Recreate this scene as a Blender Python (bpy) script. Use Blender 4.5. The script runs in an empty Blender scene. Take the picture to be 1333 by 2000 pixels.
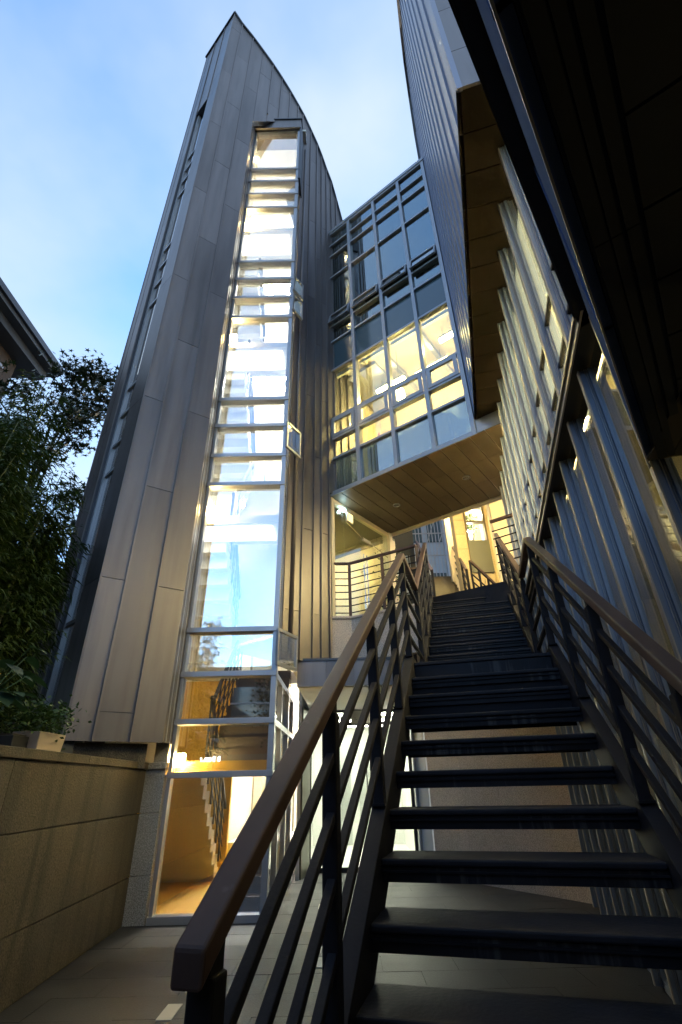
import bpy, bmesh, math, random
from mathutils import Vector, Matrix
random.seed(7)
R = math.radians
scene = bpy.context.scene

# ------------------------------------------------------------------ camera
cam_d = bpy.data.cameras.new('camera')
cam = bpy.data.objects.new('camera', cam_d)
scene.collection.objects.link(cam)
cam_d.sensor_fit = 'VERTICAL'; cam_d.sensor_height = 36.0; cam_d.sensor_width = 24.0
cam_d.lens = 945.0/2000.0*36.0
cam_d.clip_start = 0.02; cam_d.clip_end = 2000
PITCH, ROLL, EYE = R(29.3), R(-1.3), 1.3
_f = Vector((0, math.cos(PITCH), math.sin(PITCH))); _u = Vector((0, -math.sin(PITCH), math.cos(PITCH))); _r = Vector((1, 0, 0))
_rt = math.cos(ROLL)*_r + math.sin(ROLL)*_u; _up = -math.sin(ROLL)*_r + math.cos(ROLL)*_u
cam.matrix_world = Matrix(((_rt.x, _up.x, -_f.x, 0), (_rt.y, _up.y, -_f.y, 0), (_rt.z, _up.z, -_f.z, EYE), (0, 0, 0, 1)))
scene.camera = cam

# ------------------------------------------------------------------ sky, light, exposure
SKY_STRENGTH = 0.115
world = bpy.data.worlds.new('World'); scene.world = world; world.use_nodes = True
wn = world.node_tree.nodes; wl = world.node_tree.links
wn.clear()
w_out = wn.new('ShaderNodeOutputWorld'); w_bg = wn.new('ShaderNodeBackground')
sky = wn.new('ShaderNodeTexSky'); sky.sky_type = 'NISHITA'; sky.sun_disc = False
sky.sun_elevation = R(9.0); sky.sun_rotation = R(20); sky.altitude = 100
sky.air_density = 1.0; sky.dust_density = 0.6; sky.ozone_density = 3.5
w_tc = wn.new('ShaderNodeTexCoord'); w_map = wn.new('ShaderNodeMapping'); w_map.inputs['Location'].default_value = (3.1, 2.2, .4); w_map.inputs['Scale'].default_value = (1.2, 1.2, 2.0)
w_noise = wn.new('ShaderNodeTexNoise'); w_noise.inputs['Scale'].default_value = 1.6; w_noise.inputs['Detail'].default_value = 5
w_ramp = wn.new('ShaderNodeValToRGB'); w_ramp.color_ramp.elements[0].position = 0.28; w_ramp.color_ramp.elements[1].position = 0.70
w_mix = wn.new('ShaderNodeMix'); w_mix.data_type = 'RGBA'
w_mul = wn.new('ShaderNodeMath'); w_mul.operation = 'MULTIPLY'; w_mul.inputs[1].default_value = 0.85
wl.new(w_tc.outputs['Generated'], w_map.inputs['Vector']); wl.new(w_map.outputs['Vector'], w_noise.inputs['Vector'])
wl.new(w_noise.outputs['Fac'], w_ramp.inputs['Fac']); wl.new(w_ramp.outputs['Color'], w_mul.inputs[0])
wl.new(w_mul.outputs[0], w_mix.inputs['Factor'])
wl.new(sky.outputs['Color'], w_mix.inputs[6]); w_mix.inputs[7].default_value = (0.98, 1.12, 1.20, 1)
wl.new(w_mix.outputs[2], w_bg.inputs['Color']); w_bg.inputs['Strength'].default_value = SKY_STRENGTH
wl.new(w_bg.outputs['Background'], w_out.inputs['Surface'])

scene.view_settings.view_transform = 'Standard'; scene.view_settings.look = 'None'
scene.view_settings.exposure = 2.9; scene.view_settings.gamma = 1.0; scene.view_settings.use_curve_mapping = False
cy = scene.cycles
cy.use_denoising = True
cy.max_bounces = 12; cy.diffuse_bounces = 4; cy.glossy_bounces = 5; cy.transmission_bounces = 6; cy.transparent_max_bounces = 32
cy.sample_clamp_indirect = 6.0; cy.caustics_reflective = False; cy.caustics_refractive = False

# ------------------------------------------------------------------ materials
MATS = {}
def nodes_of(name):
    m = bpy.data.materials.new(name); m.use_nodes = True
    n = m.node_tree.nodes; l = m.node_tree.links
    return m, n, l, n['Principled BSDF']
def surf(name, col, rough=0.5, metal=0.0, var=0.15, scale=3.0, bump=0.0, bscale=40.0, speck=0.0, streak=0.0, spec=None, rvar=0.1, stretch=(1, 1, 1)):
    """Principled surface whose colour, gloss and relief vary by noise in object space."""
    m, n, l, p = nodes_of(name)
    p.inputs['Metallic'].default_value = metal
    if spec is not None: p.inputs['Specular IOR Level'].default_value = spec
    tc = n.new('ShaderNodeTexCoord'); mp = n.new('ShaderNodeMapping'); mp.inputs['Scale'].default_value = stretch
    geo = n.new('ShaderNodeObjectInfo')
    l.new(tc.outputs['Object'], mp.inputs['Vector'])
    nz = n.new('ShaderNodeTexNoise'); nz.inputs['Scale'].default_value = scale; nz.inputs['Detail'].default_value = 6
    l.new(mp.outputs['Vector'], nz.inputs['Vector'])
    # per-object shift
    add = n.new('ShaderNodeMath'); add.operation = 'MULTIPLY_ADD'; add.inputs[1].default_value = 0.35; 
    l.new(geo.outputs['Random'], add.inputs[0]); l.new(nz.outputs['Fac'], add.inputs[2])
    rp = n.new('ShaderNodeMapRange'); rp.inputs['From Min'].default_value = 0.3; rp.inputs['From Max'].default_value = 1.0
    rp.inputs['To Min'].default_value = 1-var; rp.inputs['To Max'].default_value = 1+var
    l.new(add.outputs[0], rp.inputs['Value'])
    mul = n.new('ShaderNodeVectorMath'); mul.operation = 'SCALE'; mul.inputs[0].default_value = col[:3]
    l.new(rp.outputs['Result'], mul.inputs['Scale'])
    last = mul.outputs['Vector']
    if speck > 0:
        vz = n.new('ShaderNodeTexNoise'); vz.inputs['Scale'].default_value = 95; vz.inputs['Detail'].default_value = 2
        l.new(tc.outputs['Object'], vz.inputs['Vector'])
        vr = n.new('ShaderNodeMapRange'); vr.inputs['From Min'].default_value = .35; vr.inputs['From Max'].default_value = .65
        vr.inputs['To Min'].default_value = 1-speck; vr.inputs['To Max'].default_value = 1+speck
        l.new(vz.outputs['Fac'], vr.inputs['Value'])
        m2 = n.new('ShaderNodeVectorMath'); m2.operation = 'SCALE'; l.new(last, m2.inputs[0]); l.new(vr.outputs['Result'], m2.inputs['Scale'])
        last = m2.outputs['Vector']
    if streak > 0:
        ms = n.new('ShaderNodeMapping'); ms.inputs['Scale'].default_value = (5, 5, 0.35); l.new(tc.outputs['Object'], ms.inputs['Vector'])
        sz = n.new('ShaderNodeTexNoise'); sz.inputs['Scale'].default_value = 1.4; sz.inputs['Detail'].default_value = 4; l.new(ms.outputs['Vector'], sz.inputs['Vector'])
        sr = n.new('ShaderNodeMapRange'); sr.inputs['From Min'].default_value = .45; sr.inputs['From Max'].default_value = .7
        sr.inputs['To Min'].default_value = 1; sr.inputs['To Max'].default_value = 1-streak
        l.new(sz.outputs['Fac'], sr.inputs['Value'])
        m3 = n.new('ShaderNodeVectorMath'); m3.operation = 'SCALE'; l.new(last, m3.inputs[0]); l.new(sr.outputs['Result'], m3.inputs['Scale'])
        last = m3.outputs['Vector']
    l.new(last, p.inputs['Base Color'])
    rr = n.new('ShaderNodeMapRange'); rr.inputs['To Min'].default_value = max(0.03, rough-rvar); rr.inputs['To Max'].default_value = min(1, rough+rvar)
    l.new(nz.outputs['Fac'], rr.inputs['Value']); l.new(rr.outputs['Result'], p.inputs['Roughness'])
    if bump > 0:
        bz = n.new('ShaderNodeTexNoise'); bz.inputs['Scale'].default_value = bscale; bz.inputs['Detail'].default_value = 3
        l.new(mp.outputs['Vector'], bz.inputs['Vector'])
        b = n.new('ShaderNodeBump'); b.inputs['Strength'].default_value = bump; b.inputs['Distance'].default_value = 0.02
        l.new(bz.outputs['Fac'], b.inputs['Height']); l.new(b.outputs['Normal'], p.inputs['Normal'])
    MATS[name] = m
    return m
def glass(name, tint, r0, gloss=(1, 1, 1), haze=0.0, hazecol=(.5, .55, .6)):
    """Coated architectural glass: sees through, mirrors more at grazing angles."""
    m, n, l, p = nodes_of(name); n.remove(p)
    out = n['Material Output']
    tr = n.new('ShaderNodeBsdfTransparent'); tr.inputs['Color'].default_value = (*tint, 1)
    gl = n.new('ShaderNodeBsdfGlossy'); gl.inputs['Roughness'].default_value = 0.0; gl.inputs['Color'].default_value = (*gloss, 1)
    lw = n.new('ShaderNodeLayerWeight'); lw.inputs['Blend'].default_value = 0.5
    pw = n.new('ShaderNodeMath'); pw.operation = 'POWER'; pw.inputs[1].default_value = 4.0; l.new(lw.outputs['Facing'], pw.inputs[0])
    ma = n.new('ShaderNodeMath'); ma.operation = 'MULTIPLY_ADD'; ma.inputs[1].default_value = 1-r0; ma.inputs[2].default_value = r0; l.new(pw.outputs[0], ma.inputs[0])
    # slight waviness of the sheet
    tc = n.new('ShaderNodeTexCoord'); nz = n.new('ShaderNodeTexNoise'); nz.inputs['Scale'].default_value = 1.1; nz.inputs['Detail'].default_value = 1
    l.new(tc.outputs['Object'], nz.inputs['Vector'])
    b = n.new('ShaderNodeBump'); b.inputs['Strength'].default_value = 0.006; b.inputs['Distance'].default_value = 0.02
    l.new(nz.outputs['Fac'], b.inputs['Height']); l.new(b.outputs['Normal'], gl.inputs['Normal'])
    first = tr.outputs[0]
    if haze > 0:
        df = n.new('ShaderNodeBsdfDiffuse'); df.inputs['Color'].default_value = (*hazecol, 1)
        tl = n.new('ShaderNodeBsdfTranslucent'); tl.inputs['Color'].default_value = (*hazecol, 1)
        ad = n.new('ShaderNodeMixShader'); ad.inputs[0].default_value = .5; l.new(df.outputs[0], ad.inputs[1]); l.new(tl.outputs[0], ad.inputs[2])
        hx = n.new('ShaderNodeMixShader'); hx.inputs[0].default_value = haze; l.new(tr.outputs[0], hx.inputs[1]); l.new(ad.outputs[0], hx.inputs[2]); first = hx.outputs[0]
    mx = n.new('ShaderNodeMixShader'); l.new(ma.outputs[0], mx.inputs[0]); l.new(first, mx.inputs[1]); l.new(gl.outputs[0], mx.inputs[2])
    l.new(mx.outputs[0], out.inputs['Surface'])
    MATS[name] = m
    return m
LAMP = 0.75
ORD = ['nearest', 'second', 'third', 'fourth', 'fifth', 'farthest']
def glow(name, col, strength):
    m, n, l, p = nodes_of(name); n.remove(p)
    e = n.new('ShaderNodeEmission'); e.inputs['Color'].default_value = (*col, 1); e.inputs['Strength'].default_value = strength*LAMP
    l.new(e.outputs[0], n['Material Output'].inputs['Surface'])
    MATS[name] = m
    return m
def leaf_mat(name, col, var=.45):
    m = surf(name, col, rough=.45, var=var, scale=1.7, spec=.35)
    n = m.node_tree.nodes; l = m.node_tree.links; p = n['Principled BSDF']
    t = n.new('ShaderNodeBsdfTranslucent'); t.inputs['Color'].default_value = (col[0]*1.3, col[1]*1.4, col[2]*.8, 1)
    mx = n.new('ShaderNodeMixShader'); mx.inputs[0].default_value = .22
    l.new(p.outputs[0], mx.inputs[1]); l.new(t.outputs[0], mx.inputs[2]); l.new(mx.outputs[0], n['Material Output'].inputs['Surface'])
    return m

zinc = surf('zinc_cladding', (.165, .148, .152), rough=.42, metal=.55, var=.30, scale=1.2, bump=.30, bscale=1.9, stretch=(1, 1, .35), rvar=.14, streak=.22)
zinc_blue = surf('ribbed_zinc', (.22, .235, .30), rough=.36, metal=.7, var=.14, scale=1.1, bump=.10, bscale=2.0, stretch=(1, 1, .3))
zinc_dark = surf('dark_flashing', (.055, .06, .075), rough=.4, metal=.4)
alu = surf('aluminium_frame', (.33, .34, .38), rough=.38, metal=.45, var=.06, scale=4)
alu_fin = surf('fin_aluminium', (.20, .25, .36), rough=.45, metal=.2, var=.07, scale=2.5)
alu_edge = surf('fin_edge_aluminium', (.42, .39, .37), rough=.4, metal=.4, var=.06)
fascia_blue = surf('fascia_coating', (.10, .15, .30), rough=.8, metal=.0, spec=.0, var=.1)
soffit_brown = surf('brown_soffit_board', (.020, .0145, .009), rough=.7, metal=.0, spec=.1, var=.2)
yellow_plaster = surf('yellow_plaster', (.74, .60, .30), rough=.7, var=.07, scale=2)
black_steel = surf('black_steel', (.012, .012, .014), rough=.5, metal=.1)
stair_steel = surf('stair_steel', (.012, .012, .017), rough=.62, metal=.0, spec=.18, var=.35, scale=5, bump=.06, bscale=60)
tread_steel = surf('tread_steel', (.018, .018, .024), rough=.58, metal=.0, spec=.22, var=.5, scale=7, bump=.12, bscale=45, stretch=(1, 1, 1))
def stained(name, col, pale, thr):
    m = surf(name, col, rough=.5, metal=0, var=.4, scale=6, spec=.2)
    n = m.node_tree.nodes; l = m.node_tree.links; p = n['Principled BSDF']
    src = p.inputs['Base Color'].links[0].from_socket
    tc = n.new('ShaderNodeTexCoord'); mp = n.new('ShaderNodeMapping'); mp.inputs['Scale'].default_value = (26, 26, 2.0); l.new(tc.outputs['Object'], mp.inputs['Vector'])
    nz = n.new('ShaderNodeTexNoise'); nz.inputs['Scale'].default_value = 1.0; nz.inputs['Detail'].default_value = 5; l.new(mp.outputs['Vector'], nz.inputs['Vector'])
    big = n.new('ShaderNodeTexNoise'); big.inputs['Scale'].default_value = 2.3; l.new(tc.outputs['Object'], big.inputs['Vector'])
    mul = n.new('ShaderNodeMath'); mul.operation = 'MULTIPLY'; l.new(nz.outputs['Fac'], mul.inputs[0]); l.new(big.outputs['Fac'], mul.inputs[1])
    rp = n.new('ShaderNodeMapRange'); rp.inputs['From Min'].default_value = thr; rp.inputs['From Max'].default_value = thr+.1; l.new(mul.outputs[0], rp.inputs['Value'])
    mx = n.new('ShaderNodeMix'); mx.data_type = 'RGBA'; l.new(rp.outputs['Result'], mx.inputs['Factor']); l.new(src, mx.inputs[6]); mx.inputs[7].default_value = (*pale, 1)
    l.new(mx.outputs[2], p.inputs['Base Color'])
    return m
lip_steel = stained('stained_lip_steel', (.014, .014, .019), (.065, .065, .07), .30)
rail_paint = stained('rail_paint', (.080, .051, .044), (.13, .10, .09), .33)
granite = surf('granite', (.050, .041, .029), rough=.7, var=.35, scale=2.0, speck=.6, streak=.6, bump=.35, bscale=70)
granite_blue = surf('granite_grey', (.26, .26, .27), rough=.5, var=.12, scale=3.0, speck=.5, bump=.25, bscale=70)
granite_red = surf('granite_red', (.46, .38, .32), rough=.5, var=.12, scale=2.5, speck=.35, bump=.06, bscale=160)
paver = surf('paver_stone', (.022, .022, .024), rough=.55, var=.4, scale=3, speck=.35, bump=.12, bscale=70)
ground_m = surf('ground_stone', (.030, .030, .030), rough=.8, var=.2)
soil = surf('soil', (.035, .028, .02), rough=.95, var=.4, scale=6, bump=.6, bscale=14)
soffit_m = surf('soffit_panel', (.12, .095, .065), rough=.5, metal=.2, var=.32, scale=1.5)
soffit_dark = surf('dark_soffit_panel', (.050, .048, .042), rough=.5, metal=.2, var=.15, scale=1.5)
cream = surf('cream_plaster', (.62, .55, .43), rough=.7, var=.07, scale=2, bump=.05)
white_wall = surf('white_plaster', (.72, .72, .69), rough=.75, var=.04, scale=2)
amber_wall = surf('amber_plaster', (.72, .42, .05), rough=.7, var=.08, scale=2, bump=.04)
tile_m = surf('sand_tile', (.42, .34, .20), rough=.5, var=.12, scale=2, speck=.1)
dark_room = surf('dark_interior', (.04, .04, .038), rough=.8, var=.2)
wood_dark = surf('dark_timber_tread', (.035, .025, .02), rough=.4, var=.3, scale=6)
lift_steel = surf('lift_door_steel', (.50, .52, .50), rough=.32, metal=.6, var=.05, stretch=(1, 1, .2))
olive = surf('olive_metal', (.13, .13, .10), rough=.5, metal=.2, var=.1)
handle_m = surf('polished_steel', (.65, .65, .62), rough=.22, metal=.9, var=.05)
spandrel = surf('spandrel_glass', (.055, .085, .105), rough=.08, metal=.0, var=.15, scale=.9, spec=.9, rvar=.02)
terracotta = surf('terracotta', (.16, .06, .035), rough=.8, var=.2)
pot_beige = surf('beige_planter', (.34, .28, .235), rough=.6, var=.08)
pot_black = surf('black_planter', (.02, .02, .02), rough=.5)
bark = surf('bark', (.05, .04, .03), rough=.9, var=.3, bump=.5, bscale=25)
cane = surf('bamboo_cane', (.12, .13, .05), rough=.5, var=.3)
bamboo_leaf = leaf_mat('bamboo_leaf', (.036, .060, .013))
maple_leaf = leaf_mat('maple_leaf', (.016, .026, .010))
big_leaf = leaf_mat('broad_leaf', (.018, .045, .030))
shrub_leaf = leaf_mat('shrub_leaf', (.035, .07, .02))
brick_m = surf('dark_brick', (.055, .038, .03), rough=.85, var=.3, scale=9)
roof_metal = surf('eave_metal', (.07, .078, .09), rough=.5, metal=.3)
blue_wall = surf('blue_grey_cladding', (.30, .36, .45), rough=.6, var=.1)
marker_m = surf('pale_marker_stone', (.42, .40, .33), rough=.5, var=.1)
red_m = surf('red_plastic', (.55, .08, .03), rough=.4)
paper_m = surf('label_paper', (.75, .74, .68), rough=.6)
yellow_m = surf('label_yellow', (.65, .50, .05), rough=.6)
glass_bay = glass('bay_glass', (.92, .95, .95), .34)
glass_bridge = glass('bridge_glass', (.84, .88, .80), .20, gloss=(.88, .95, 1))
glass_fin = glass('facade_glass', (.78, .84, .84), .08)
glass_clear = glass('clear_glass', (.90, .95, .92), .06)
glass_frost = glass('frosted_lower_glass', (.42, .52, .55), .30, gloss=(.85, .95, 1), haze=.35, hazecol=(.22, .30, .34))
lamp_warm = glow('warm_lamp', (1, .70, .30), 14.0)
lamp_tube = glow('tube_lamp', (1, .74, .27), 48.0)
lamp_white = glow('white_lamp', (1, .93, .82), 90.0)
lamp_lobby = glow('lobby_lamp', (1, .95, .80), 7.0)
lamp_spot = glow('spot_lamp', (1, .93, .78), 60.0)
landing_glow = glow('added_landing_glow', (1, .90, .74), 1.6)
ceiling_glow = glow('added_ceiling_glow', (1, .83, .45), .42)
lamp_sconce = glow('sconce_lamp', (1, .66, .24), 120.0)
panel_f1 = glow('ceiling_light_panel', (1, .68, .30), 40.0)
lamp_cyan = glow('emergency_lamp', (.55, .9, 1), 10.0)
led_red = glow('red_indicator', (1, .08, .03), 4.0)
lamp_small = glow('small_lamp', (1, .70, .25), 12.0)
sign_reflection = glow('painted_sign_reflection', (.9, .93, 1), 2.2)
exit_face = glow('exit_sign_face', (.85, .62, .22), .55)

# ------------------------------------------------------------------ geometry helpers
COL = scene.collection
ORG = {}
class Frame:
    def __init__(s, o, az):
        a = R(az); s.o = Vector((o[0], o[1], 0)); s.u = Vector((math.sin(a), math.cos(a), 0)); s.v = Vector((math.cos(a), -math.sin(a), 0))
    def p(s, u, v, z): return s.o + s.u*u + s.v*v + Vector((0, 0, z))
XY = Frame((0, 0), 0)          # u = world y, v = world x
class MB:
    def __init__(s): s.v = []; s.f = []
    def hexa(s, P):
        b = len(s.v); s.v += [Vector(q) for q in P]
        s.f += [tuple(b+i for i in q) for q in ((0, 3, 2, 1), (4, 5, 6, 7), (0, 1, 5, 4), (1, 2, 6, 5), (2, 3, 7, 6), (3, 0, 4, 7))]; return s
    def box(s, F, u0, u1, v0, v1, z0, z1):
        return s.hexa([F.p(u0, v0, z0), F.p(u1, v0, z0), F.p(u1, v1, z0), F.p(u0, v1, z0), F.p(u0, v0, z1), F.p(u1, v0, z1), F.p(u1, v1, z1), F.p(u0, v1, z1)])
    def xbox(s, x0, x1, y0, y1, z0, z1): return s.box(XY, y0, y1, x0, x1, z0, z1)
    def prism(s, A, B):
        n = len(A); b = len(s.v); s.v += [Vector(q) for q in A] + [Vector(q) for q in B]
        s.f.append(tuple(b+i for i in range(n))[::-1]); s.f.append(tuple(b+n+i for i in range(n)))
        for i in range(n):
            j = (i+1) % n; s.f.append((b+i, b+j, b+n+j, b+n+i))
        return s
    def plate(s, F, poly, v0, v1):
        return s.prism([F.p(u, v0, z) for u, z in poly], [F.p(u, v1, z) for u, z in poly])
    def slab(s, poly, z0, z1):
        return s.prism([Vector((x, y, z0)) for x, y in poly], [Vector((x, y, z1)) for x, y in poly])
    def bar(s, a, b, w, h, up=Vector((0, 0, 1))):
        a = Vector(a); b = Vector(b); d = (b-a).normalized(); sd = d.cross(up)
        if sd.length < 1e-4: sd = d.cross(Vector((1, 0, 0)))
        sd.normalize(); uu = sd.cross(d).normalized(); x = sd*w/2; y = uu*h/2
        return s.hexa([a-x-y, b-x-y, b+x-y, a+x-y, a-x+y, b-x+y, b+x+y, a+x+y])
    def slope(s, F, u0, z0, u1, z1, v0, v1, h):
        """rail whose ends are cut plumb; z is the top"""
        return s.hexa([F.p(u0, v0, z0-h), F.p(u1, v0, z1-h), F.p(u1, v1, z1-h), F.p(u0, v1, z0-h), F.p(u0, v0, z0), F.p(u1, v0, z1), F.p(u1, v1, z1), F.p(u0, v1, z0)])
    def tube(s, pts, rads, n=8):
        pts = [Vector(p) for p in pts]
        if not isinstance(rads, (list, tuple)): rads = [rads]*len(pts)
        b = len(s.v)
        for i, p in enumerate(pts):
            d = (pts[min(i+1, len(pts)-1)]-pts[max(i-1, 0)]).normalized()
            x = d.cross(Vector((0, 0, 1)))
            if x.length < 1e-3: x = Vector((1, 0, 0))
            x.normalize(); y = d.cross(x)
            for k in range(n):
                a = 2*math.pi*k/n; s.v.append(p + (x*math.cos(a)+y*math.sin(a))*rads[i])
        for i in range(len(pts)-1):
            for k in range(n):
                k2 = (k+1) % n; s.f.append((b+i*n+k, b+i*n+k2, b+(i+1)*n+k2, b+(i+1)*n+k))
        s.f.append(tuple(b+k for k in range(n))[::-1]); s.f.append(tuple(b+(len(pts)-1)*n+k for k in range(n)))
        return s
    def face(s, P):
        b = len(s.v); s.v += [Vector(q) for q in P]; s.f.append(tuple(range(b, b+len(P)))); return s
    def build(s, name, mat, parent=None, bevel=0.0, smooth=False, loc=None, fix=True):
        me = bpy.data.meshes.new(name)
        org = ORG[parent.name] if parent is not None else (Vector(loc) if loc is not None else Vector((0, 0, 0)))
        me.from_pydata([v-org for v in s.v], [], s.f)
        if fix:
            bm = bmesh.new(); bm.from_mesh(me); bmesh.ops.recalc_face_normals(bm, faces=bm.faces); bm.to_mesh(me); bm.free()
        me.materials.append(mat)
        o = bpy.data.objects.new(name, me); COL.objects.link(o)
        if parent is not None: o.parent = parent
        else: o.location = org
        ORG[o.name] = org
        if bevel > 0:
            b = o.modifiers.new('bevel', 'BEVEL'); b.width = bevel; b.segments = 2; b.limit_method = 'ANGLE'; b.angle_limit = R(40)
        if smooth:
            for q in me.polygons: q.use_smooth = True
        return o
def tag(o, label, cat, group=None):
    o['label'] = label; o['category'] = cat
    if group: o['group'] = group
    return o
def thing(name, loc, label, cat, group=None):
    o = bpy.data.objects.new(name, None); COL.objects.link(o); o.location = Vector(loc); o.empty_display_size = .2
    ORG[o.name] = Vector(loc)
    return tag(o, label, cat, group)
def struct(o, kind='structure'): o['kind'] = kind; return o
def copy_thing(root, loc, label, group=None):
    r = root.copy(); COL.objects.link(r); r.location = Vector(loc); r['label'] = label
    if group: r['group'] = group
    for ch in [c for c in bpy.data.objects if c.parent == root]:
        k = ch.copy(); COL.objects.link(k); k.parent = r
        for g in [c for c in bpy.data.objects if c.parent == ch]:
            q = g.copy(); COL.objects.link(q); q.parent = k
    return r
def lerp(a, b, t): return a+(b-a)*t
def interp(tab, x):
    if x <= tab[0][0]: return tab[0][1]
    for (a, p), (b, q) in zip(tab, tab[1:]):
        if x <= b: return p+(q-p)*(x-a)/(b-a)
    return tab[-1][1]

S = Frame((0, 0), 14.9)                 # along the open stair and the finned facade
T = Frame((-3.06, 5.71), 56.1)          # tower wall, v towards the courtyard
FC = Frame((-3.06, 5.71), -48)          # tower's narrow flank, -v outwards
BR = Frame((-.2, 7.72), 127.4)          # link bridge, v towards the courtyard
W = Frame((-2.46, 6.70), 177.5)         # garden wall, u towards the camera, -v to the courtyard
O = Frame((1.38, 1.80), 216.2)          # overhang at the right, u towards the camera, v outwards
G = Frame((-.2, 7.72), 37.4)            # glass entrance below the bridge, v outwards

# ------------------------------------------------------------------ ground
g = MB().xbox(-150, 150, -150, 150, -.5, -.007).build('ground', ground_m); struct(g)
for j in range(17):
    y0 = 3.5+j*.4
    off = .3 if j % 2 else 0
    x = -2.75-off
    while x < 2.9:
        x1 = x+.6
        if x1 > -2.6:
            MB().xbox(max(x, -2.6)+.0016, x1-.0016, y0+.0016, y0+.3984, -.02, 0+random.uniform(-.001, .001)).build('paving_slab', paver, g)
        x = x1
for (mx, my) in ((-1.21, 4.40), (-.33, 7.47), (-.27, 5.35)):
    MB().xbox(mx-.05, mx+.05, my-.13, my+.13, 0, .006).build('marker_plate', marker_m, g)

# ------------------------------------------------------------------ garden wall and planting bed at the left
bed = MB().slab([(-14, -3), (-2.62, -3), (-2.30, .5), (-2.62, 6.6), (-3.2, 7.2), (-14, 12)], -.02, 1.40).build('planting_bed', soil); struct(bed)
gw = thing('garden_wall', W.p(3, 0, 0), 'tan granite retaining wall with a coping, stained by runoff, left of the stair tower', 'wall')
MB().box(W, 0, 7, .03, .2, 0, 1.5).build('wall_core', granite, gw)
for r, (z0, z1) in enumerate(((0, .43), (.43, 1.04), (1.04, 1.5))):
    u = 0.0
    for L in ((2.9, 2.1, 2.0) if r != 1 else (2.9, 2.1, 2.0)):
        MB().box(W, u+.002, u+L-.002, 0, .03, z0+.004, z1-.004).build('stone_slab', granite, gw, bevel=.003); u += L
for k in range(4):
    MB().box(W, k*1.75+.001, k*1.75+1.749, -.03, .24, 1.50, 1.57).build('coping_stone', granite, gw, bevel=.006)
pr = thing('stone_pier', (-2.33, 6.72, 0), 'grey speckled granite pier between the garden wall and the glazed bay', 'pier')
for (z0, z1) in ((0, .44), (.44, 1.04), (1.04, 1.5)):
    MB().xbox(-2.47, -2.225, 6.70, 6.95, z0+.003, z1-.003).build('stone_slab', granite_blue, pr, bevel=.003)
MB().xbox(-2.50, -2.215, 6.66, 6.95, 1.50, 1.57).build('cap_stone', granite_blue, pr, bevel=.005)
MB().xbox(-2.40, -2.235, 6.74, 6.95, 1.57, 1.80).build('upper_block', granite_blue, pr, bevel=.003)

# ------------------------------------------------------------------ stair tower, clad in sheet metal
tw = thing('stair_tower', (-2.9, 6.4, 0), 'tall sail shaped tower clad in brown grey metal sheets with a curved top', 'tower')
TOP = [(-.02, 23.07), (.28, 22.66), (.70, 22.29), (1.07, 21.89), (1.445, 21.47), (1.79, 21.0), (2.11, 20.51), (2.405, 20.0), (2.64, 19.56), (2.88, 18.98), (3.10, 18.43), (3.28, 17.87), (3.44, 17.28), (3.60, 16.78), (3.71, 16.26), (3.91, 15.23), (4.10, 14.3), (4.30, 13.2)]
SEAM = [0, .30, .70, 1.07, 1.445, 1.79, 2.11, 2.405, 2.58, 2.88, 3.10, 3.26, 3.42, 3.58, 3.74, 3.92, 4.1, 4.3]
def col_poly(a, b, z0, z1):
    ta, tb = interp(TOP, a), interp(TOP, b)
    pts = [(a, z0), (b, z0)]
    pts.append((b, min(z1, tb)));
    if z1 < ta and z1 > tb:
        # joint meets the curved edge inside the column
        t = (ta-z1)/(ta-tb); pts.append((a+(b-a)*t, z1))
    pts.append((a, min(z1, ta)))
    return pts
core = MB()
def core_zone(a, b, z0):
    us = [a]+[s for s, _ in TOP if a < s < b]+[b]
    core.plate(T, [(a, z0), (b, z0)]+[(u, interp(TOP, u)-.01) for u in reversed(us)], -.16, -.016)
core_zone(.02, 1.05, 1.78); core_zone(1.75, 2.578, 18.15); core.plate(T, [(1.052, 17.22), (1.75, 18.14), (1.75, 20.9), (1.445, 21.4), (1.052, 21.8)], -.16, -.016); core_zone(2.58, 3.42, 2.92); core_zone(3.42, 4.3, 6.0)
core.build('wall_core', zinc_dark, tw)
for i in range(len(SEAM)-1):
    a, b = SEAM[i], SEAM[i+1]
    z = 1.76 if b <= 1.08 else (18.13 if b <= 2.59 else (2.90 if b < 3.43 else 6.0))
    first = (3.65 if i % 2 == 0 else 2.07); J = [first+3.045*k for k in range(8)]
    J = [q for q in J if q > z+.25]
    ta = interp(TOP, a)
    if 1.05 < a < 1.75: z = 17.2 if a < 1.4 else 17.72
    zs = [z]+[q for q in J if q < interp(TOP, b)+.0]+[99]
    for z0, z1 in zip(zs, zs[1:]):
        if z0 >= interp(TOP, b)-.02: continue
        pp_ = col_poly(a+.004, b-.004, z0+.004, z1-.004)
        if z0 == z and 1.05 < a < 1.75: pp_[1] = (pp_[1][0], 17.2+(b-1.07)*1.32 if b < 1.75 else 18.13)
        MB().plate(T, pp_, -.016, random.uniform(-.002, .001)).build('cladding_panel', zinc, tw)
    if i > 0 and a not in (1.07,):
        zz = z if b > 2.6 or b <= 1.08 else 18.13
        if abs(a-3.42) < .01: zz = 2.9
        MB().box(T, a-.012, a+.012, -.01, .034, zz, interp(TOP, a)-.02).build('standing_seam', zinc, tw)
MB().box(T, -.012, .012, -.02, .02, 1.76, 23.0).build('corner_bead', zinc, tw)
MB().box(T, 2.571, 2.60, -.16, .03, 2.90, 18.1).build('corner_bead', zinc, tw)
rim = MB()
for (a, za), (b, zb) in zip(TOP, TOP[1:]):
    rim.plate(T, [(a, za-.03), (b, zb-.03), (b, zb+.05), (a, za+.05)], -.18, .05)
rim.build('roof_edge', zinc_dark, tw)
roof = MB()
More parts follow.
